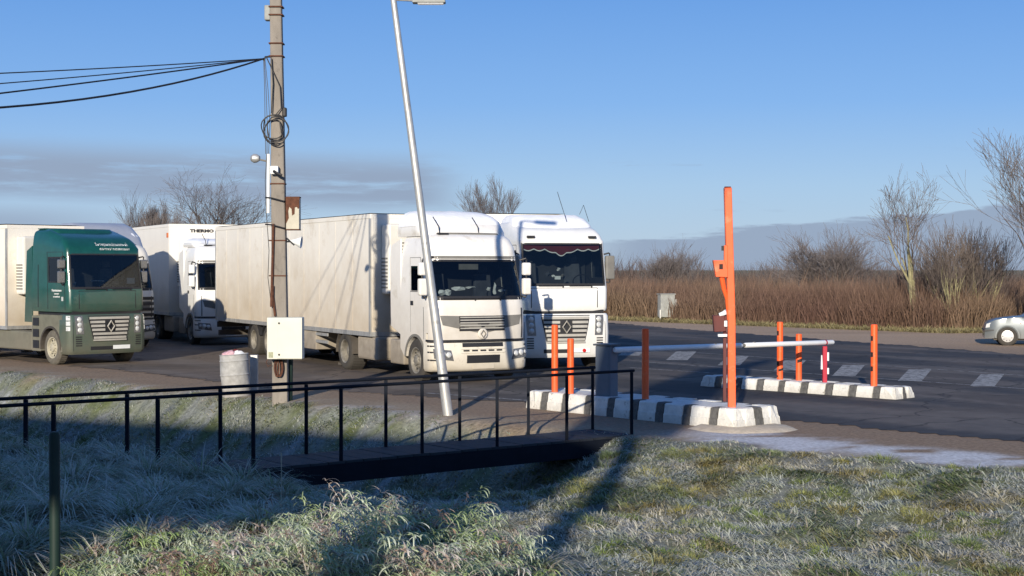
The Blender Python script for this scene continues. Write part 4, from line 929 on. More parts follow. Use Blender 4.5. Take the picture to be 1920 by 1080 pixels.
# ---- lorry with the tall boxy cab on a separate base
def box_cab_lorry(name, label, paint, base, corner, u, snowy, tm, curtain=False, dusty=False, axles=(-13.3, -11.95, -10.6), zk=1.):
    root = thing(name, label, 'lorry', (0, 0, 0), 0, 'lorries parked in a row')
    def warp(v):
        t = max(0, min(1, (v.z-3.34)/.2)); return v.z+t*.26*max(0, min(1.15, -v.x-.35))
    sh = Shell([(1.53, -.05, 1.21), (1.6, .0, 1.22), (2.1, .0, 1.22), (2.22, -.035, 1.22), (3.30, -.20, 1.19), (3.36, -.19, 1.19), (3.50, -.34, 1.15), (3.58, -.50, 1.08), (3.62, -.62, 1.0)], 1.22, .14, .07, -2.25, 2., warp)
    ws = sh.a+sh.L*.25; zb, zt = 2.22, (3.19 if paint == 'green' else 3.29)
    d0, d1 = sh.S(-.34), sh.S(-1.22)
    us = usteps(sh, (ws, d0, d1)); zs = [1.53, 1.6, 1.8, 2.1, zb, 2.4, 2.6, 2.9, 3.1, zt, 3.36, 3.43, 3.5, 3.54, 3.58, 3.62]
    isw = lambda u, z: abs(u) < ws and zb < z < zt
    isd = lambda u, z: d0 < abs(u) < d1 and 2.4 < z < 3.1
    sk = lambda u, z: isw(u, z) or isd(u, z)
    cab = sh.loft(MB(), zs, us, sk).build('cab', M[paint], root, smooth=True, angle=50)
    sh.loft(MB(), zs[2:-5], us, sk, off=-.035).build('cab_lining', M['lining'], cab)
    g = MB(); sh.rect(g, -ws, ws, zb, zt, n=16, m=5, off=-.004, th=.004); g.build('windscreen', M['glass'], cab, smooth=True)
    fr = MB()
    for q in ((-ws-.015, ws+.015, zt-.02, zt+.02), (-ws-.015, ws+.015, zb-.04, zb+.03), (-ws-.015, -ws+.03, zb, zt), (ws-.03, ws+.015, zb, zt)): sh.rect(fr, *q, n=16 if q[1]-q[0] > .5 else 2, m=2, off=.006, th=.02)
    fr.build('window_seal', M['dark'], cab)
    for s in (-1, 1):
        g = MB(); sh.rect(g, s*d0, s*d1, 2.4, 3.1, n=4, m=2, off=-.004, th=.004); g.build('side_window', M['glass'], cab)
        q = MB()
        for e in ((d0-.05, d0-.035, 1.6, 3.25), (d1+.06, d1+.085, 1.6, 3.25), (d1+.62, d1+.66, 1.65, 2.9), (d0-.05, d1+.085, 3.25, 3.262)): sh.rect(q, s*e[0], s*e[1], e[2], e[3], n=1, m=3, off=.004, th=.012)
        for e in ((d0-.02, d1+.02, 3.08, 3.12), (d0-.02, d1+.02, 2.37, 2.41), (d0-.02, d0+.03, 2.4, 3.1), (d1-.02, d1+.02, 2.4, 3.1)): sh.rect(q, s*e[0], s*e[1], e[2], e[3], n=2, m=2, off=.006, th=.012)
        q.build('door_seam', M['dark'], cab)
        q = MB(); sh.rect(q, s*(d0+.06), s*(d0+.14), 1.85, 1.97, n=1, m=1, off=.015, th=.02); q.build('door_badge', M['lens'], cab)
    interior(cab, sh, 2.26, 3.2)
    wipers(cab, sh, zb-.035, ((-.05, -.72, .0), (.75, .12, .0)), .018)
    q = MB(); sh.rect(q, -.92, -.90, 1.62, 2.12, n=1, m=2, off=.004, th=.01); sh.rect(q, .90, .92, 1.62, 2.12, n=1, m=2, off=.004, th=.01); sh.rect(q, -.92, .92, 2.125, 2.14, n=8, m=1, off=.004, th=.01)
    q.build('bonnet_seam', M['dark'], cab)
    # roof deflector
    rs = Shell([(3.55, -.75, 1.06), (3.75, -.95, 1.06), (3.95, -1.25, 1.02), (4.02, -1.4, .95)], 1.06, .25, .1, -2.3, 1.3)
    if paint == 'green': rs.prof = [(3.55, -1.0, 1.0), (3.75, -1.15, 1.0), (3.92, -1.2, .98), (3.95, -1.3, .95)]
    rs.loft(MB(), [3.5, 3.55, 3.65, 3.75, 3.85, 3.95, rs.prof[-1][0]], usteps(rs)).build('roof_spoiler', M[paint], cab, smooth=True, angle=50)
    if snowy:
        wp = lambda v: v.z+.05*float(vnoise(v.x*4, v.y*4, 9))
        s2 = Shell([(3.60, -.62, 1.10), (3.78, -.82, 1.09), (3.96, -1.12, 1.03), (4.06, -1.4, .92)], 1.10, .28, .1, -2.3, 1.3, wp)
        s2.loft(MB(), [3.58, 3.66, 3.78, 3.87, 3.96, 4.02, 4.06], usteps(s2)).build('roof_snow', M['snow'], cab, smooth=True, angle=80)
        for y in (.35, .98): MB().tube([(-.9, y, 3.9), (-1.1, y-.08, 4.35), (-1.2, y-.16, 4.7 if y < .5 else 4.1)], .008, 4).build('aerial', M['dark'], cab)
    else:
        BX('spoiler_edge', M[paint], cab, -2.3, -1.9, -1.0, 1.0, 3.94, 3.97)
    if paint != 'green': MB().box(-.33, -.24, -.95, -.75, 3.44, 3.50).box(-.33, -.24, .75, .95, 3.44, 3.50).build('roof_lamp', M['dark'], cab)
    # base: deep bumper with grille and lamps
    bs = Shell([(.32, .02, 1.20), (.42, .07, 1.25), (.95, .08, 1.26), (1.40, .05, 1.25), (1.46, .0, 1.22)], 1.25, .18, .10, -.55, .3)
    bo = bs.loft(MB(), [.32, .36, .42, .6, .78, .95, 1.15, 1.4, 1.46], usteps(bs)).build('bumper', M[base], root, smooth=True, angle=45)
    q = MB(); q.box(-2.1, -.08, -1.1, 1.1, 1.42, 1.56); q.build('cab_mount', M['dark'], root)
    gr = MB(); bs.patch(gr, [(-.52, .72), (.52, .72), (.68, 1.42), (-.68, 1.42)], n=10, m=4, off=.012, th=.02); go = gr.build('grille', M['dark'], root)
    for k in range(6):
        z = .76+k*.112; w = .50+.155*(z-.72)/.7+.0
        for (a, b) in ((-w, -.17), (.17, w)) if k in (2, 3, 4) else ((-w, w),):
            q = MB(); bs.rect(q, a, b, z, z+.066, n=8, m=1, off=.045, th=.03); q.build('grille_slat', M['slat'], go)
    q = MB(); bs.rect(q, -.52, .52, .70, .745, n=8, m=1, off=.045, th=.04); q.build('grille_frame', M['slat'], go)
    diamond(root, .145, 1.12, .36, M['slat'])
    for s in (-1, 1):
        q = MB(); bs.patch(q, [(s*.80, .90), (s*1.02, .90), (s*1.08, 1.42), (s*.84, 1.42)], n=3, m=4, off=.014, th=.02); hl = q.build('headlight', M['lensdark'], bo)
        for z in (1.02, 1.17, 1.32):
            lu = s*(.91+.05*(z-.9)); c = bs.P(lu, z)+bs.N(lu, z)*.012; MB().tube([c, c+bs.N(lu, z)*.02], [.072, .055], 14).build('lamp', M['lens'], hl, smooth=True, angle=60)
        if paint == 'green':
            for z in (1.0, 1.15, 1.30):
                q = MB(); bs.rect(q, s*1.19, s*1.32, z, z+.12, n=2, m=1, off=.014, th=.02); q.build('corner_lamp', M['lens'], bo)
        q = MB()
        for k in range(5): bs.rect(q, s*.86, s*1.04, .56+k*.062, .59+k*.062, n=2, m=1, off=.01, th=.02)
        q.build('air_slot', M['dark'], bo)
        q = MB(); bs.rect(q, s*1.105, s*1.115, .42, 1.42, n=1, m=4, off=.004, th=.01); q.build('bumper_seam', M['dark'], bo)
    q = MB(); bs.rect(q, -.60, .60, .44, .54, n=6, m=1, off=.008, th=.02); q.build('lower_intake', M['dark'], bo)
    q = MB(); bs.rect(q, .12 if not dusty else .1, .66, .45, .56, n=4, m=1, off=.022, th=.012); q.build('number_plate', M['paper'], bo)
    if not dusty:
        c = bs.P(.5, .5); MB().tube([c, c+Vector((.04, 0, 0))], .05, 10).build('tow_lamp', M['red'], bo)
    # side: arch panel, step boxes, fairing
    chassis(root, steer=-1.05, dusty=dusty)
    side = 'dustgreen' if dusty else base
    for s in (-1, 1):
        wx, r0 = -1.08, .58; A = [(wx+r0*math.cos(a), .5+r0*math.sin(a)) for a in np.linspace(-.2, PI+.2, 19)]
        MB().prism([(-.40, 1.44), (-.40, .38)]+A+[(-1.70, .38), (-1.70, 1.44)], s*1.252, s*1.1).build('wheel_arch', M[side], root)
        o1 = [(wx+.62*math.cos(a), .5+.62*math.sin(a)) for a in np.linspace(-.1, PI+.1, 17)]; o0 = [(wx+.56*math.cos(a), .5+.56*math.sin(a)) for a in np.linspace(PI+.1, -.1, 17)]
        MB().prism(o1+o0, s*1.27, s*1.05).build('arch_trim', M['chassis'], root)
        BX('arch_liner', M['dark'], root, wx-.5, wx+.5, s*.62-.02, s*.62+.02, .5, 1.12)
        st = BX('step_box', M[side], root, -2.25, -1.72, min(s*1.23, s*.8), max(s*1.23, s*.8), .36, 1.40, bevel=.02)
        q = MB()
        for k in range(3): q.box(-2.15, -1.80, s*1.238-.01, s*1.238+.01, .45+k*.33, .68+k*.33)
        q.build('step_recess', M['dark'], st)
        BX('side_panel', M['skirt' if not dusty else 'dustgreen'], root, -4.7, -2.27, min(s*1.21, s*.7), max(s*1.21, s*.7), .36, .92, bevel=.05)
        MB().prism([(-2.75, 1.2), (-2.27, 1.2), (-2.27, 3.45), (-2.6, 3.3)], s*1.17, s*1.20).build('side_fairing', M[paint], root)
        if paint == 'green': mirror(root, -.35, s*1.18, 2.72, s, 'lensdark', .9)
        else: mirror(root, -.30, s*1.18, 2.66, s, 'grey', .85, stack=False)
    trailer(root, mat=tm, snow=.07, axles=axles, z1=4.18 if snowy else 4.1)
    if curtain:
        zc = 3.27; fringe = MB(); cur = MB()
        yv = np.linspace(-1.06, 1.06, 61); sc_ = [abs(math.sin((y+1.06)/2.12*7*PI)) for y in yv]
        mid = [.13*math.exp(-(y/.26)**2) for y in yv]
        lo = [zc-.10-.05*a-m for a, m in zip(sc_, mid)]
        vs = []; fs = []
        for y, l in zip(yv, lo):
            x = -.32; vs += [(x, y, zc), (x-.0, y, l), (x, y, l), (x+.0, y, l-.028)]
        n = len(yv)
        cur.add([v for i in range(n) for v in (vs[4*i], vs[4*i+1])], [(2*i, 2*i+1, 2*i+3, 2*i+2) for i in range(n-1)])
        fringe.add([v for i in range(n) for v in (vs[4*i+2], vs[4*i+3])], [(2*i, 2*i+1, 2*i+3, 2*i+2) for i in range(n-1)])
        cur.build('curtain', M['curtain'], cab); fringe.build('curtain_fringe', M['paper'], cab)
    place(root, corner, u); root.scale = (zk, zk, zk)
    return root, cab, sh, bs
E_, cabE, shE, bsE = box_cab_lorry('lorry', 'rightmost white lorry, tall boxy cab with scalloped windscreen curtain and thick roof snow', 'white2', 'white2', (.19, 38.6), (.29, -.956), True, 'trailer2', True, zk=1.0)
glass_items(cabE, shE, 2.2, [(.0, 2.62, .12, .10, 'paper', 'lump', .25), (-.12, 2.40, .16, .09, 'paper', 'paper', .05), (-.25, 2.44, .1, .07, 'paper', 'lump', .06), (.12, 2.46, .12, .09, 'grey', 'lump', .3), (-.3, 2.5, .15, .12, 'seat', 'lump', .3)])
G_, cabG, shG, bsG = box_cab_lorry('lorry', 'dark green lorry with dusty lower panels and white lettering over its windscreen', 'green', 'green', (-12.0, 40.25), (.707, -.707), False, 'trailer', False, True, zk=.95)
glass_items(cabG, shG, 2.2, [(-.2, 2.42, .5, .05, 'paper', 'lump', .1), (.25, 2.48, .4, .04, 'grey', 'lump', .12), (.95, 2.42, .26, .17, 'paper', 'paper', .0), (.38, 2.36, .22, .07, 'grey', 'paper', .0), (-1.0, 2.34, .1, .1, 'paper', 'lump', .0)])
wrap_text(shG, 'Інтернаціональні', .13, .30, 3.44, M['paper'], cabG, sx=1.05, kz=.8)
wrap_text(shG, 'вантажні перевезення', .105, .34, 3.315, M['paper'], cabG, sx=.9, kz=.9)
for k, (t_, s_) in enumerate((('Перевезення', .09), ('вантажні', .06), ('автомобільні', .06))): text(t_, s_, M['paper'], cabG, SIDE(-.75, -1.235, 2.12-k*.085))

# ------------------------------------------------------------------ concrete pole and what hangs on it
pp = px(526, 752); pole = thing('utility_pole', 'square concrete utility pole with strapped cables, between the drum and the leaning lamp post', 'pole', tuple(pp))
def sq(mb, pts, ws):
    vs = []; fs = []
    for (x, y, z), w in zip(pts, ws): vs += [(x-w, y-w*.8, z), (x+w, y-w*.8, z), (x+w, y+w*.8, z), (x-w, y+w*.8, z)]
    for i in range(len(pts)-1):
        for k in range(4): fs.append((4*i+k, 4*i+(k+1) % 4, 4*i+4+(k+1) % 4, 4*i+4+k))
    fs.append((0, 1, 2, 3)); fs.append(tuple(4*(len(pts)-1)+k for k in range(4))); mb.add(vs, fs)
S_ = 1/ (F/pp.y)                                          # metres per photo pixel at the pole
def PX(x, y, d=0.): return Vector(((x-526)*S_, -d, CAMZ-(y-HY)*S_))
mb = MB(); sq(mb, [(-.0, 0, -.4), tuple(PX(525, 600)), tuple(PX(521, 200)), (-.10, 0, 9.6)], [.155, .150, .125, .105]); mb.build('shaft', M['concrete'], pole, bevel=.025)
mb = MB()
for y in (15, 30, 83, 107, 345, 451, 517):
    p = PX(519+ (y/200.), y); mb.box(p.x-.135-.00006*y, p.x+.14+.00006*y, -.125, .125, p.z-.012, p.z+.012)
mb.build('steel_band', M['rust'], pole)
for y in (372, 422):
    p = PX(522, y); mb = MB(); mb.tube([PX(500, y-1, .16), PX(512, y, .17), PX(535, y+6, .17), PX(540, y+6, .05)], .016, 5); mb.build('strap', M['black'], pole)
mb = MB(); p = PX(506, 345, .14); mb.tube([PX(506, 290, .13), PX(505, 400, .13)], .035, 8); mb.build('conduit', M['paper'], pole, smooth=True)
mb = MB(); mb.tube([PX(515, 420, .16), PX(512, 540, .16), PX(518, 592, .16)], .026, 6); mb.tube([PX(513, 535, .18), PX(512, 575, .19)], .035, 6); mb.build('brown_cable', M['rust'], pole)
ins = BX('insulator', M['steelbox'], pole, PX(498, 0).x, PX(509, 0).x, -.1, .1, PX(0, 40).z, PX(0, 12).z, bevel=.02)
hk = MB(); hk.tube([PX(512, 108, .1), PX(500, 109, .1), PX(497, 116, .1)], .02, 6); hk.build('hook', M['black'], pole)
tag(BX('black_clamp', M['black'], pole, PX(531, 0).x, PX(539, 0).x, -.12, 0, PX(0, 220).z, PX(0, 203).z, bevel=.02))
prop = MB(); prop.tube([(.14, .12, -.4), (.16, .15, 1.1)], .07, 8); prop.build('prop_post', M['postgreen'], pole)
# coil
mb = MB()
for k, (cx, cy, rx, ry, ph) in enumerate(((519, 243, 25, 26, 0), (516, 240, 20, 22, .6), (521, 248, 22, 27, 1.2), (518, 246, 14, 20, .3))):
    pts = [PX(cx+rx*math.cos(a+ph)+2*math.sin(3*a), cy+ry*math.sin(a+ph), .19+.02*math.sin(2*a+k)) for a in np.linspace(0, 2*PI, 25)]; mb.tube(pts, .013, 5, cap=False)
mb.tube([PX(502, 110, .1), PX(512, 130, .15), PX(528, 165, .16), PX(530, 205, .16), PX(520, 218, .19)], .012, 5); mb.tube([PX(512, 112, .15), PX(515, 160, .16), PX(512, 215, .19)], .012, 5)
c = mb.build('cable_coil', M['black'], smooth=True); c.location = pp; tag(c, 'coil of black cable hung on the upper part of the concrete pole', 'cable coil')
mb = MB()
for dx, sg in ((0, 0), (4, 3), (9, 1)): mb.tube([PX(497+dx*.3, 115, .12), PX(499+dx*.7, 170, .13), PX(500+dx, 230, .16), PX(501+dx*.6, 290, .15)], .008, 4)
mb.tube([PX(503, 290, .15), PX(500, 340, .15), PX(502, 400, .15), PX(507, 470, .16), PX(505, 520, .17), PX(510, 560, .19)], .009, 4)
c = mb.build('hanging_cables', M['black'], smooth=True); c.location = pp; tag(c, 'thin dark cables hanging down the left side of the concrete pole', 'cables')
# street lamp on short arm, camera, rusty box, horn
lp = thing('wall_lamp', 'small round lamp on a short arm sticking out left of the concrete pole', 'lamp', tuple(pp+PX(505, 304, .1)))
def off(x, y, ref, d=0.): return PX(x, y, d)-ref
r0 = PX(505, 304, .1); mb = MB(); mb.tube([off(506, 304, r0, .1), off(487, 300, r0, .12)], .018, 6); mb.build('arm', M['grey'], lp)
mb = MB(); mb.lathe([(.001, -.10), (.05, -.09), (.085, -.03), (.09, .03), (.06, .08), (.02, .10)], 16, m=Matrix.Translation(off(481, 298, r0, .12)) @ Matrix.Rotation(1.4, 4, 'Z')); mb.build('head', M['galv'], lp, smooth=True)
cm = thing('security_camera', 'white security camera box with black bracket on the concrete pole', 'camera', tuple(pp+PX(519, 321, .15)))
BX('housing', M['paper'], cm, -.085, .07, -.12, -.0, -.075, .085, bevel=.015)
mb = MB(); mb.tube([(-.01, -.13, -.02), (.05, -.2, -.06), (.16, -.22, -.11)], .03, 6); mb.build('bracket', M['black'], cm)
rb = thing('rusty_box', 'small rust streaked metal box strapped to the right side of the concrete pole', 'box', tuple(pp+PX(550, 430, .0)))
BX('case', M['rustbox'], rb, -.125, .135, -.12, .12, .0, .62, bevel=.008)
mb = MB(); z = .62; top_ = [(-.13, .64), (.142, .64), (.142, .60), (.138, .42), (.11, .40), (.09, .44), (.05, .43), (.045, .30), (-.005, .27), (-.015, .40), (-.06, .44), (-.08, .36), (-.07, .22), (-.128, .1), (-.13, .3)]
mb.prism(top_, -.126, -.1215); mb.box(-.13, .14, -.125, .125, .622, .645); mb.box(-.13, .14, -.125, .125, -.02, -.002); mb.build('rust_patch', M['rust'], rb)
mb = MB(); mb.box(-.28, -.127, -.03, .03, .1, .13); mb.box(-.28, -.127, -.03, .03, .5, .53); mb.build('bracket', M['rust'], rb)
hn = thing('horn_loudspeaker', 'white horn loudspeaker on the concrete pole below the rusty box', 'loudspeaker', tuple(pp+PX(553, 453, .05)))
mb = MB(); mb.lathe([(.02, -.14), (.03, -.06), (.06, .02), (.115, .13), (.12, .14), (.105, .135), (.05, .03), (.001, .0)], 20, m=Matrix.Rotation(-PI/2-.05, 4, 'Z') @ Matrix.Rotation(-.12, 4, 'X')); mb.build('horn', M['paper'], hn, smooth=True, angle=50)
mb = MB(); mb.tube([(-.2, -.02, .11), (-.1, -.02, .02), (.0, -.03, -.07)], .018, 5); mb.tube([(-.22, -.02, .0), (-.08, -.02, .0)], .018, 5); mb.build('bracket', M['black'], hn)
cbx = thing('electric_cabinet', 'cream metal electrical cabinet fixed low on the concrete pole', 'cabinet', tuple(pp+PX(540, 671, .17)))
w2 = 32.5*S_; h2 = 77*S_
BX('case', M['box'], cbx, -w2, w2, -.30, .02, 0, h2, bevel=.012)
dr = BX('door', M['box'], cbx, -w2+.205, w2-.0, -.314, -.302, .012, h2-.012, bevel=.004)
mb = MB()
for z in (.09, h2-.11): mb.tube([(-w2+.24, -.315, z), (-w2+.24, -.325, z)], .02, 10)
mb.build('lock', M['black'], dr)
BX('sticker', material('olive_sticker', (.33, .34, .22), .7, var=.4, scale=60), cbx, -w2+.03, -w2+.12, -.305, -.3005, .03, .14)
mb = MB()
for k, (cx, rx) in enumerate(((524, 7), (527, 6), (522, 4))): mb.tube([PX(cx+rx*math.cos(a), 688+17*math.sin(a), .20+.01*k) for a in np.linspace(-PI/2, 1.5*PI, 19)], .013, 5, cap=False)
mb.tube([PX(505, 672, .2), PX(502, 678, .2), PX(505, 686, .2), PX(512, 683, .2)], .008, 4)
c = mb.build('cable_loops', M['rust'], smooth=True); c.location = pp; tag(c, 'loops of cable hanging under the cream cabinet', 'cables')
# overhead lines to the left
att = pp+PX(497, 112, .1)
for i, (X0, y0, Y0, sag, r, lab) in enumerate(((-60, 131, 25, .05, .011, 'highest of the four overhead cables running left from the pole'), (-60, 150, 24, .06, .010, 'second highest overhead cable running left from the pole'), (-60, 172, 22.5, .05, .014, 'third overhead cable running left from the pole, above the sagging one'), (-60, 150, 21.5, .62, .018, 'thickest overhead cable, sagging lowest on its way left from the pole'))):
    e = Vector(((X0-960)/F*Y0, Y0, CAMZ+(HY-y0)/F*Y0)); e2 = att+(e-att)*2.2; e2.z += .9*(i == 3)
    pts = []
    for t in np.linspace(0, 1, 30):
        q = att.lerp(e2, t); q.z -= (sag*2.2)*4*t*(1-t)*(.8 if i != 3 else .62); pts.append(q)
    o = MB().tube(pts, r, 5).build('overhead_cable', M['black'], smooth=True); tag(o, lab, 'cable', 'overhead cables left of the pole')
# ------------------------------------------------------------------ leaning lamp post
b = px(840, 779); t0 = Vector((-102/F*b.y, 0, CAMZ+505/F*b.y)); lpost = thing('lamp_post', 'leaning galvanised lamp post in front of the nearest white lorry', 'lamp post', tuple(b))
dv = t0.normalized(); tp = t0*1.0
mb = MB(); mb.tube([-dv*.4, dv*.2, tp*.5, tp], [.092, .092, .072, .055], 14); mb.build('pole', M['galv'], lpost, smooth=True)
a1 = tp+Vector((.42, -.02, -.02)); mb = MB(); mb.tube([tp-dv*.02, tp+Vector((.06, 0, .0)), a1], .028, 8); mb.build('arm', M['galv'], lpost, smooth=True)
h = MB(); h.box(a1.x-.08, a1.x+.52, -.13, .09, a1.z-.055, a1.z+.06, taper=.02); ho = h.build('lamp_head', M['steelbox'], lpost, bevel=.02)
BX('lens', M['lens'], ho, a1.x+.02, a1.x+.48, -.10, .06, a1.z-.072, a1.z-.056)
MB().tube([dv*2.86+Vector((.08, -.03, 0)), dv*2.86+Vector((.12, -.03, 0))], .025, 8).build('bolt', M['black'], lpost)
# ------------------------------------------------------------------ drum and post stub
dp = px(443, 741); dr = thing('rubbish_drum', 'dented galvanised drum used as rubbish bin, left of the concrete pole', 'drum', tuple(dp)); s = dp.y/F
prof = [(.295, -.03)]+[(.295+.012*(abs(((z-.0)/.29) % 1-.5) < .045)+.0, z) for z in np.linspace(.0, .84, 44)]+[(.308, .85), (.295, .86), (.28, .80), (.275, .5), (.001, .5)]
m_ = Matrix.Rotation(math.radians(-4), 4, 'Y') @ Matrix.Rotation(PI/2, 4, 'X')
mb = MB(); mb.lathe([(r*(1+.0), a) for r, a in prof], 36, m=m_)
mb.v = [(v[0]*(1+.02*math.sin(3*math.atan2(v[1], v[0])+v[2]*9)), v[1], v[2]) for v in mb.v]; mb.build('drum_body', M['drum'], dr, smooth=True, angle=40)
for k, (x, y, z, r) in enumerate(((-.02, -.03, .84, .17), (.10, -.06, .86, .13), (-.12, .05, .83, .14), (.04, .08, .9, .11))):
    mb = MB(); R = random.Random(k+4); vs = []; fs = []
    for i in range(7):
        for j in range(10):
            th_, ph_ = PI*i/6, 2*PI*j/10; rr = r*(.75+.4*R.random()); vs.append((x-.06+rr*math.sin(th_)*math.cos(ph_), y+rr*math.sin(th_)*math.sin(ph_), z+rr*.55*math.cos(th_)))
    for i in range(6):
        for j in range(10): fs.append((i*10+j, i*10+(j+1) % 10, (i+1)*10+(j+1) % 10, (i+1)*10+j))
    mb.add(vs, fs); o = mb.build('rubbish_bag', [M['rubbish'], M['paper'], M['rubbish'], M['curtain']][k], smooth=True, angle=30); o.location = dp
    tag(o, ['crumpled pink rubbish bag lying in the top of the drum', 'white rubbish bag at the right of the drum opening', 'pink rubbish bag at the left rim of the drum', 'small dark red rubbish on top of the bags in the drum'][k], 'rubbish bag')
st = px(476, 736); o = MB().box(-.085, .085, -.06, .06, -.3, .80).build('short_post', M['galv'], bevel=.015); o.location = st; tag(o, 'short pale square metal post standing right beside the drum', 'post')
# fence post, near left
y = 8.4; fx = (101-960)/F*y; zt_ = CAMZ-(810-HY)/F*y; o = MB().tube([(0, 0, .2), (0, 0, zt_-.02), (0, 0, zt_)], [.030, .030, .022], 14).build('fence_post', M['postgreen'], smooth=True); o.location = (fx, y, 0); tag(o, 'dark green round steel fence post close to the camera at the left', 'fence post')
# ------------------------------------------------------------------ footbridge
fb = thing('footbridge', 'narrow dark steel footbridge with handrails crossing the ditch', 'footbridge', (1.90, 23.7, 0))
v_ = Vector((-1.06, -.82, 0)); nrm = Vector((-.61, .79, 0))*.95; vd = v_.normalized()
def board(mb, a, b, w0, w1, z0, z1):
    n = Vector((-.61, .79, 0)); P4 = [a+n*w0, b+n*w0, b+n*w1, a+n*w1]; mb.add([(p.x, p.y, z0) for p in P4]+[(p.x, p.y, z1) for p in P4], [(3, 2, 1, 0), (4, 5, 6, 7), (0, 1, 5, 4), (1, 2, 6, 5), (2, 3, 7, 6), (3, 0, 4, 7)])
Lb = 9.6*1.34
nb_ = 46
bm_ = MB(); board(bm_, Vector((0, 0, 0)), vd*(Lb/nb_-.012), -.04, .99, -.035, .0); first = bm_.build('deck_board', M['deck'], fb)
for k in range(1, nb_):
    c = first.copy(); sc.collection.objects.link(c); c.parent = fb; c.location = vd*(Lb*k/nb_); c.location.z = random.uniform(-.004, .004)
for w0, w1 in ((-.05, .01), (.94, 1.0)):
    mb = MB(); board(mb, vd*.0, vd*Lb, w0, w1, -.29, -.036); mb.build('girder', M['rail'], fb)
for side in (0, 1):
    for k in range(10):
        p = v_*k+nrm*side; mb = MB(); mb.box(p.x-.024, p.x+.024, p.y-.024, p.y+.024, -.03 if 1 else 0, .985); mb.build('railing_post', M['rail'], fb)
    mb = MB(); a = nrm*side+vd*-.05; bb = v_*9.4+nrm*side; mb.tube([a+Vector((0, 0, 1.01)), bb+Vector((0, 0, 1.01))], .023, 8); mb.build('handrail', M['rail'], fb, smooth=True)
# ------------------------------------------------------------------ kerbed islands
def island(name, label, a, d, ln, w, h, ws, wd, seed, nfront):
    """a = near left corner on the ground, d = direction along the near side; stones run along near side, end and far side"""
    R = random.Random(seed); root = thing(name, label, 'traffic island', (a[0], a[1], 0), math.atan2(d[1], d[0])); bt = .055
    n = Vector((0, 1))
    def stone(p, q, depth, nm, ends=(0, 0)):
        # p, q: 2D ends of the outer foot; the outer face leans in by bt
        p, q = Vector(p), Vector(q); t = (q-p).normalized(); nn2 = Vector((-t.y, t.x)); g = .009; p2, q2 = p+t*g, q-t*g
        j = R.uniform(-.006, .006); hh = h+R.uniform(-.005, .006)
        vs = []
        for (f, z) in ((0, -.05), (.018, hh*.45), (.03, hh*.47), (bt, hh-.02), (bt+.03, hh)):
            for m_ in (p2, q2): v = m_+nn2*(f+j)+t*(ends[0]*f if m_ is p2 else -ends[1]*f); vs.append((v.x, v.y, z))
        for m_ in (p2, q2): v = m_+nn2*depth; vs.append((v.x, v.y, hh))
        for m_ in (p2, q2): v = m_+nn2*depth; vs.append((v.x, v.y, -.05))
        K = len(vs)//2; fs = [(2*i, 2*i+1, 2*i+3, 2*i+2) for i in range(K-1)]+[(2*(K-1), 2*K-1, 1, 0), tuple(2*i for i in range(K))[::-1], tuple(2*i+1 for i in range(K))]
        MB().add(vs, fs).build('kerb_stone', M[nm], root)
    def run(p, q, depth, cnt, first='kerbw', e0=1, e1=1):
        p, q = Vector(p), Vector(q); L_ = (q-p).length; nw = (cnt+1)//2 if first == 'kerbw' else cnt//2; nd_ = cnt-nw; u = L_/(nw*ws+nd_*wd); s0 = 0; t = (q-p).normalized(); nm = first
        for i in range(cnt):
            l = (ws if nm == 'kerbw' else wd)*u*R.uniform(.93, 1.07); s1 = L_ if i == cnt-1 else s0+l
            stone(p+t*s0, p+t*min(s1, L_), depth, nm, (e0 if i == 0 else 0, e1 if i == cnt-1 else 0)); s0 = s1; nm = 'kerbd' if nm == 'kerbw' else 'kerbw'
    de = .26
    run((0, 0), (ln, 0), de, nfront); run((ln, 0), (ln, w), de, 3); run((ln, w), (0, w), de, nfront); run((0, w), (0, 0), de, 3 if w > 1 else 1)
    MB().box(de-.02, ln-de+.02, de-.02, w-de+.02, -.05, h-.004).build('island_fill', M['kerbw'], root)
    return root
I1 = island('traffic_island', 'nearer traffic island with painted kerbstones carrying the tall orange mast', (.25, 28.2), (.658, -.753), 5.18, 1.15, .33, .42, .18, 3, 17)
I2 = island('traffic_island', 'farther low traffic island with painted kerbstones in the middle of the road', (4.2, 33.4), (.707, -.707), 4.95, .75, .24, .46, .2, 5, 17)
# mortar skirt and dirt at the nearer island's end
vs = []; c = Vector((3.78, 24.55)); ng = 26
pts = [(c.x+ (.86+.12*random.random())*math.cos(a)*.95, c.y+(.72+.1*random.random())*math.sin(a)) for a in np.linspace(0, 2*PI, ng, endpoint=False)]
mb = MB(); mb.add([(x, y, .0) for x, y in pts]+[(c.x+(x-c.x)*.85, c.y+(y-c.y)*.85, .045) for x, y in pts], [(i, (i+1) % ng, ng+(i+1) % ng, ng+i) for i in range(ng)]+[tuple(range(ng, 2*ng))]); o = mb.build('mortar_skirt', M['sand'], smooth=True); tag(o, kind='structure')
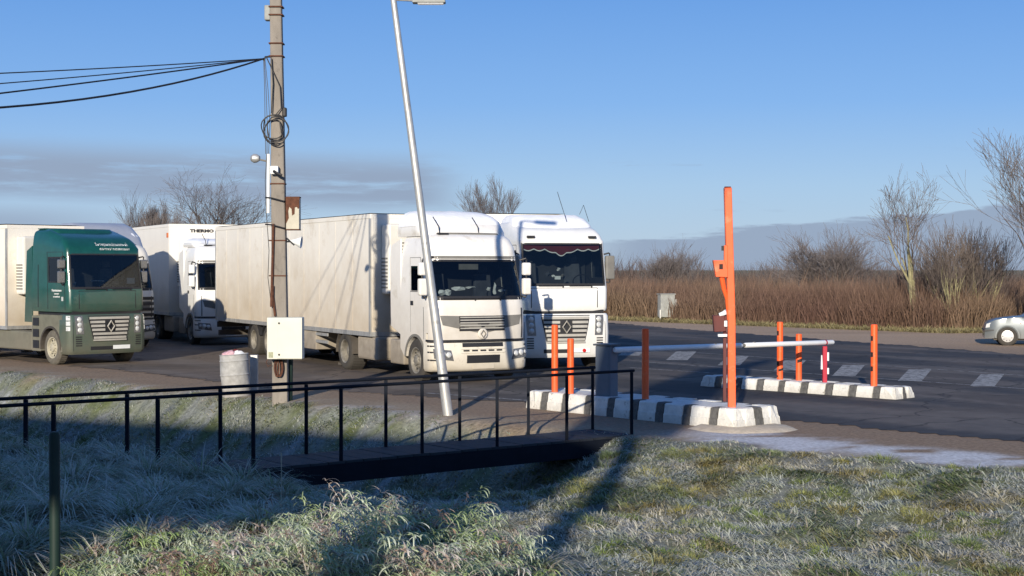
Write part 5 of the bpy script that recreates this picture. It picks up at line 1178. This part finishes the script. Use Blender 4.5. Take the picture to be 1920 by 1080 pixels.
# ------------------------------------------------------------------ bollards, mast, barrier
def bollard(x, y, z, h, label, scuffs=(), r=.062, dark=False):
    t = thing('bollard', label, 'bollard', (x, y, z), 0, 'orange steel bollards on the islands')
    mb = MB(); mb.tube([(0, 0, -.05), (0, 0, h*.5), (0, 0, h-.008), (0, 0, h)], [r, r, r, r*.9], 16); mb.build('tube', M['orange'], t, smooth=True)
    mb = MB(); mb.tube([(0, 0, h-.012), (0, 0, h+.004)], r*.82, 16); mb.build('cap', M['orange'], t)
    for (zz, dz, wd, kind) in scuffs:
        m2 = MB(); n = 8; a0 = {'l': -PI*.95, 'c': -PI*.72}[kind]; a1 = a0+wd; vs = []; 
        for k in range(n+1):
            a = a0+(a1-a0)*k/n; sl = (.05 if kind == 'c' else 0)*k/n
            vs += [((r+.002)*math.cos(a), (r+.002)*math.sin(a), zz+sl), ((r+.002)*math.cos(a), (r+.002)*math.sin(a), zz+dz+sl)]
        m2.add(vs, [(2*k, 2*k+2, 2*k+3, 2*k+1) for k in range(n)]).build('scuff', M['scuff'], t)
    return t
bollard(.80, 27.9, .30, 1.28, 'taller leftmost orange bollard on the nearer island, in full sun')
bollard(1.08, 27.5, .30, 1.04, 'shorter orange bollard just left of the grey blue barrier cabinet')
bollard(2.36, 26.4, .30, 1.27, 'shaded dark red looking bollard between the cabinet and the tall mast')
bollard(5.80, 32.3, .21, 1.27, 'left orange bollard on the farther island, with black scuffs on its left', ((.98, .10, .9, 'l'), (.33, .10, .9, 'l'), (.20, .05, 2.6, 'c'), (.08, .04, .6, 'l')), .068)
bollard(6.16, 32.05, .21, 1.02, 'shorter orange bollard on the farther island, second from its left, one dark scuff', ((.40, .07, 2.6, 'c'),), .066)
bollard(7.40, 30.5, .21, 1.28, 'right hand orange bollard near the end of the farther island', ((.95, .10, .9, 'l'), (.62, .10, .9, 'l'), (.33, .10, .9, 'l')), .07)
ms = thing('mast', 'tall square orange steel mast with reader boxes at the end of the nearer island', 'mast', (3.66, 24.85, .30)); q = 24.85/F
def mx_(x): return (x-1372)*q
def mz_(y): return CAMZ-.30-(y-HY)*q
mb = MB(); vs = []; w = .062
for (x, z) in ((1372, -.03), (1371, mz_(600)), (1363.5, mz_(352))):
    vs += [(mx_(x)-w, -w, z), (mx_(x)+w, -w, z), (mx_(x)+w, w, z), (mx_(x)-w, w, z)]
mb.add(vs, [(4*i+k, 4*i+(k+1) % 4, 4*i+4+(k+1) % 4, 4*i+4+k) for i in range(2) for k in range(4)]+[(0, 1, 2, 3), (8, 9, 10, 11)]); mb.build('post', M['orange'], ms, bevel=.012)
BX('base_plate', M['orange'], ms, -.12, .12, -.12, .12, .0, .015)
MB().box(mx_(1356), mx_(1363)-.0, -.08, -.01, mz_(507), mz_(460)).build('upper_bracket', M['orange'], ms, bevel=.008)
BX('top_cap', M['maroon'], ms, mx_(1358), mx_(1369), -.05, .05, mz_(352)+.002, mz_(350.5)+.004)
BX('black_fitting', M['black'], ms, mx_(1352), mx_(1356), -.05, -.01, mz_(470), mz_(461))
rbx = MB(); rbx.prism([(mx_(1335), mz_(488)), (mx_(1356), mz_(488)), (mx_(1362), mz_(505)), (mx_(1362), mz_(520)), (mx_(1340), mz_(519))], -.13, .02); ro = rbx.build('reader_box', M['orange'], ms, bevel=.006)
MB().box(mx_(1346), mx_(1353), -.134, -.131, mz_(505), mz_(495)).build('slot', M['scuff'], ro)
mb = MB(); mb.tube([(mx_(1352), -.05, mz_(518)), (mx_(1356), -.045, mz_(540)), (mx_(1362), -.03, mz_(560)), (mx_(1365), -.02, mz_(600))], [.045, .04, .03, .02], 8); mb.build('curved_bracket', M['orange'], ms, smooth=True)
m2 = thing('card_reader', 'dark maroon box with small white fittings on a shaded post behind the orange mast', 'card reader', (3.75, 26.15, .30)); q2 = 26.15/F
def nx_(x): return (x-960)*q2-3.75
def nz_(y): return CAMZ-.30-(y-HY)*q2
MB().box(nx_(1356), nx_(1362), -.03, .03, -.02, nz_(585)).build('post', M['maroon'], m2)
MB().prism([(nx_(1335), nz_(591)), (nx_(1357), nz_(591)), (nx_(1360), nz_(621)), (nx_(1338), nz_(622))], -.12, .04).build('box', M['maroon'], m2, bevel=.008)
mb = MB(); mb.tube([(nx_(1347), -.10, nz_(590)), (nx_(1354), -.10, nz_(588)), (nx_(1362), -.08, nz_(584))], [.03, .04, .05], 8); mb.build('white_lamp', M['paper'], m2, smooth=True)
mb = MB(); mb.box(nx_(1356), nx_(1364), -.14, -.06, nz_(612), nz_(601)); mb.box(nx_(1345), nx_(1362), -.12, -.02, nz_(631), nz_(626)); mb.build('white_bracket', M['paper'], m2, bevel=.006)
# barrier
bc = thing('barrier_cabinet', 'grey blue barrier gate cabinet on the nearer island', 'cabinet', (1.73, 27.0, .30), -.62); 
BX('case', M['cabinet'], bc, -.18, .14, -.14, .14, 0, .94, bevel=.02)
BX('lid', material('cabinet_lid', (.09, .1, .11), .5), bc, -.21, .17, -.17, .17, .942, .975, bevel=.008)
MB().box(-.15, .11, -.146, -.141, .05, .88).build('door', M['cabinet'], bc)
B0 = Vector((1.84, 26.85, 1.17)); S1 = Vector((6.6, 31.5, 1.04)); sd = thing('barrier_boom', 'long white barrier boom resting on the crimson support', 'barrier boom', tuple(B0))
e = S1+Vector((.22, .22, .03))-B0
def boom(t0, t1, r=.052): 
    return MB().tube([e*t0, e*(t0+.004), e*(t1-.004), e*t1], [r*.8, r, r, r*.8], 12)
boom(0, .54).build('boom_tube', M['boom'], sd, smooth=True); boom(.555, 1.).build('boom_tube', M['boom'], sd, smooth=True)
MB().tube([e*.53, e*.56], .035, 10).build('joint', M['grey'], sd)
for t in (.42, .13, .60): MB().tube([e*t+Vector((0, 0, .03)), e*t+Vector((0, 0, .062))], .03, 8).build('boom_clip', M['grey'], sd)
MB().tube([e*.955, e*.962], .054, 12).build('red_band', M['crimson'], sd)
sp_ = thing('boom_support', 'crimson and white forked support holding the end of the boom on the farther island', 'support', (6.60, 31.5, .21))
mb = MB(); mb.box(-.045, .045, -.05, .05, -.02, .79); mb.build('column', M['crimson'], sp_, bevel=.01)
mb = MB(); mb.box(.046, .085, -.04, .04, .48, .66); mb.box(.046, .085, -.04, .04, .20, .33); mb.box(-.085, -.046, -.04, .04, .30, .60, taper=.01); mb.build('reflector', M['paper'], sp_, bevel=.005)
# grey box by the verge
gb = thing('roadside_cabinet', 'weathered grey metal cabinet by the reeds left of the orange mast', 'cabinet', (7.75, 75.0, .1), .25)
BX('case', M['steelbox'], gb, -.38, .38, -.25, .25, .12, 1.25, bevel=.03)
BX('lid', M['steelbox'], gb, -.42, .42, -.29, .29, 1.252, 1.30, bevel=.01)
MB().tube([(.42, -.3, -.1), (.42, -.3, 1.02)], .05, 8).build('post', M['galv'], gb); MB().tube([(-.42, -.28, -.1), (-.42, -.28, .5)], .04, 8).build('post', M['galv'], gb)
# ------------------------------------------------------------------ silver car
car = thing('parked_car', 'silver hatchback entering the picture at the right edge, nose pointing left', 'car', (16.52, 52.3, 0), PI-.25)
# local: +x towards the nose; side facing the camera is +y
prof = [(0.02, .42), (.0, .55), (.03, .70), (.10, .80), (.35, .90), (.8, .965), (1.25, 1.0), (1.75, 1.32), (2.1, 1.43), (2.9, 1.45), (3.6, 1.36), (4.2, 1.02), (4.42, .98), (4.5, .6), (4.46, .35)]
def body():
    mb = MB(); bot = .24; n = len(prof); rows = []
    ypos = [-1, -.97, -.86, -.5, 0, .5, .86, .97, 1]
    vs = []; fs = []
    ex = [0.0+4.5*i/60 for i in range(61)]
    def topz(x):
        for i in range(len(prof)-1):
            if prof[i][0] <= x <= prof[i+1][0] and i >= 1: t = (x-prof[i][0])/(prof[i+1][0]-prof[i][0]+1e-9); return prof[i][1]*(1-t)+prof[i+1][1]*t
        return .55
    for x in ex:
        tz = topz(min(max(x, .001), 4.49)); hw = .865-.14*max(0, (.5-x)/.5)**2-.10*max(0, (x-4.)/.5)**2; belt = min(tz-.02, .93)
        roofw = hw-.02-(.26*max(0, (tz-.95))/.5 if tz > .95 else 0)
        wz = bot
        for wc in (.74, 3.30):
            d = abs(x-wc)
            if d < .37: wz = max(wz, .31+math.sqrt(.37**2-d*d))
        sec = [(0, wz if False else bot), (hw*.9, bot), (hw*.985, wz), (hw, max(wz+.01, .5)), (hw, max(wz+.02, min(.72, belt-.03))), (hw-.03, belt), (roofw, tz-.05 if tz > 1. else tz-.02), (roofw-.10, tz), (0, tz+.015)]
        for s in (-1, 1):
            for (y, z) in (sec if s < 0 else sec): vs.append((-x, s*y, z))
    K = 9
    for i in range(len(ex)-1):
        for s in (0, 1):
            for k in range(K-1):
                a = i*2*K+s*K+k; b_ = (i+1)*2*K+s*K+k; fs.append((a, a+1, b_+1, b_))
    fs.append(tuple(range(0, K))+tuple(range(2*K-1, K-1, -1))); a = (len(ex)-1)*2*K; fs.append(tuple(range(a, a+K))+tuple(range(a+2*K-1, a+K-1, -1)))
    mb.add(vs, fs); return mb
body().build('body', M['silver'], car, smooth=True, angle=38)
for xc in (-.74, -3.30):
    for s in (-1, 1):
        w_ = wheel(car, xc, s*.76, s, 'steer', .33, w=.2)
        R1 = [(xc+.405*math.cos(a), .31+.405*math.sin(a)) for a in np.linspace(-.15, PI+.15, 17)]; R0 = [(xc+.365*math.cos(a), .31+.365*math.sin(a)) for a in np.linspace(PI+.15, -.15, 17)]
        MB().prism(R1+R0, s*.872, s*.80).build('wheel_arch', M['silver'], car)
        MB().lathe([(.36, 0), (.001, .0)], 20, m=Matrix.Translation((xc, s*.60, .31))).build('arch_liner', M['dark'], car)
hub = material('silver_hubcap', (.55, .54, .52), .4, .3)
for s in (-1, 1):
    m3 = MB(); m3.lathe([(.205, .0), (.2, -.02), (.12, -.03), (.05, -.045), (.001, -.045)], 28, m=Matrix.Translation((-.74, s*.85, .32)) @ Matrix.Rotation(0 if s < 0 else PI, 4, 'Z')); hc = m3.build('hubcap', hub, car, smooth=True)
    m4 = MB()
    for k in range(9): a = 2*PI*k/9; m4.tube([(-.74+.155*math.cos(a), s*.872, .32+.155*math.sin(a)), (-.74+.155*math.cos(a), s*.878, .32+.155*math.sin(a))], .018, 8)
    m4.build('hubcap_hole', M['dark'], hc)
MB().box(-.50, .012, .60, .84, .50, .545).box(.0, .02, -.75, .75, .50, .545).build('bumper_strip', M['dark'], car)
MB().box(-3.2, -1.32, .866, .878, .50, .54).build('side_moulding', M['dark'], car)
MB().prism([(-.02, .60), (-.05, .74), (-.34, .82), (-.30, .64)], .70, .80).build('headlight', M['lens'], car, bevel=.01)
MB().prism([(-1.38, 1.0), (-1.80, 1.30), (-2.25, 1.385), (-2.25, .99)], .76, .80).build('side_window', M['dark'], car)
MB().prism([(-2.33, .99), (-2.33, 1.385), (-3.3, 1.33), (-3.6, 1.0)], .76, .80).build('side_window', M['dark'], car)
MB().box(-1.31, -1.30, .864, .871, .34, .93).box(-2.31, -2.30, .864, .871, .34, .93).build('door_seam', M['dark'], car)
MB().tube([(-1.18, .869, .78), (-1.18, .874, .78)], .025, 8).build('indicator', M['amber'], car)
BX('door_mirror', M['silver'], car, -1.72, -1.58, .86, 1.03, .96, 1.10, bevel=.03)
BX('sill', M['chassis'], car, -4.2, -.3, -.7, .7, .18, .245)
# ------------------------------------------------------------------ made-up unseen shapes behind the camera, cut to throw shade on ditch and road
bb = thing('shade_slab', 'added thin plastered slab behind the camera, shaped to shade the ditch and bank', 'shade_blocker', (0, -6, 0))
BX('shade_slab_lower', M['plaster'], bb, -24, -5.7, -1, 0, -.5, 5.5)
up = MB(); up.prism([(-24, 5.502), (-4.55, 5.502), (-4.3, 6.2), (-4.0, 7.9), (-5.2, 8.1), (-9, 8.75), (-19, 10.5), (-24, 11.2)], -1, 0); up.build('shade_slab_upper', M['plaster'], bb)  # invented slab, outlined to shade the ditch and leave the near weeds sunlit
sb = thing('shade_panel', 'added slanting panel on a round mast behind the camera, shaped to shade the island', 'shade blocker', (-3.38, -6, 0))
MB().tube([(.15, 0, 0), (.08, 0, 5.3), (-.1, 0, 7.5), (-.2, 0, 8.6)], .19, 12).build('mast', M['galv'], sb)
P_ = [(-4.65, 8.1), (-2.85, 8.0), (-2.62, 8.8), (-2.5, 10), (-2.35, 11.2), (-2.2, 12.3), (-1.8, 12.75), (-1.45, 13.2), (-1.4, 13.6), (-1.9, 13.3), (-2.5, 12.7), (-3.3, 12.4), (-3.7, 11.6), (-4.4, 10.4), (-4.62, 9.6)]
MB().prism([(x+3.38, z) for x, z in P_], -.06, .06).build('board', M['steelbox'], sb)  # invented panel, its outline drawn to cast the shade on island and road
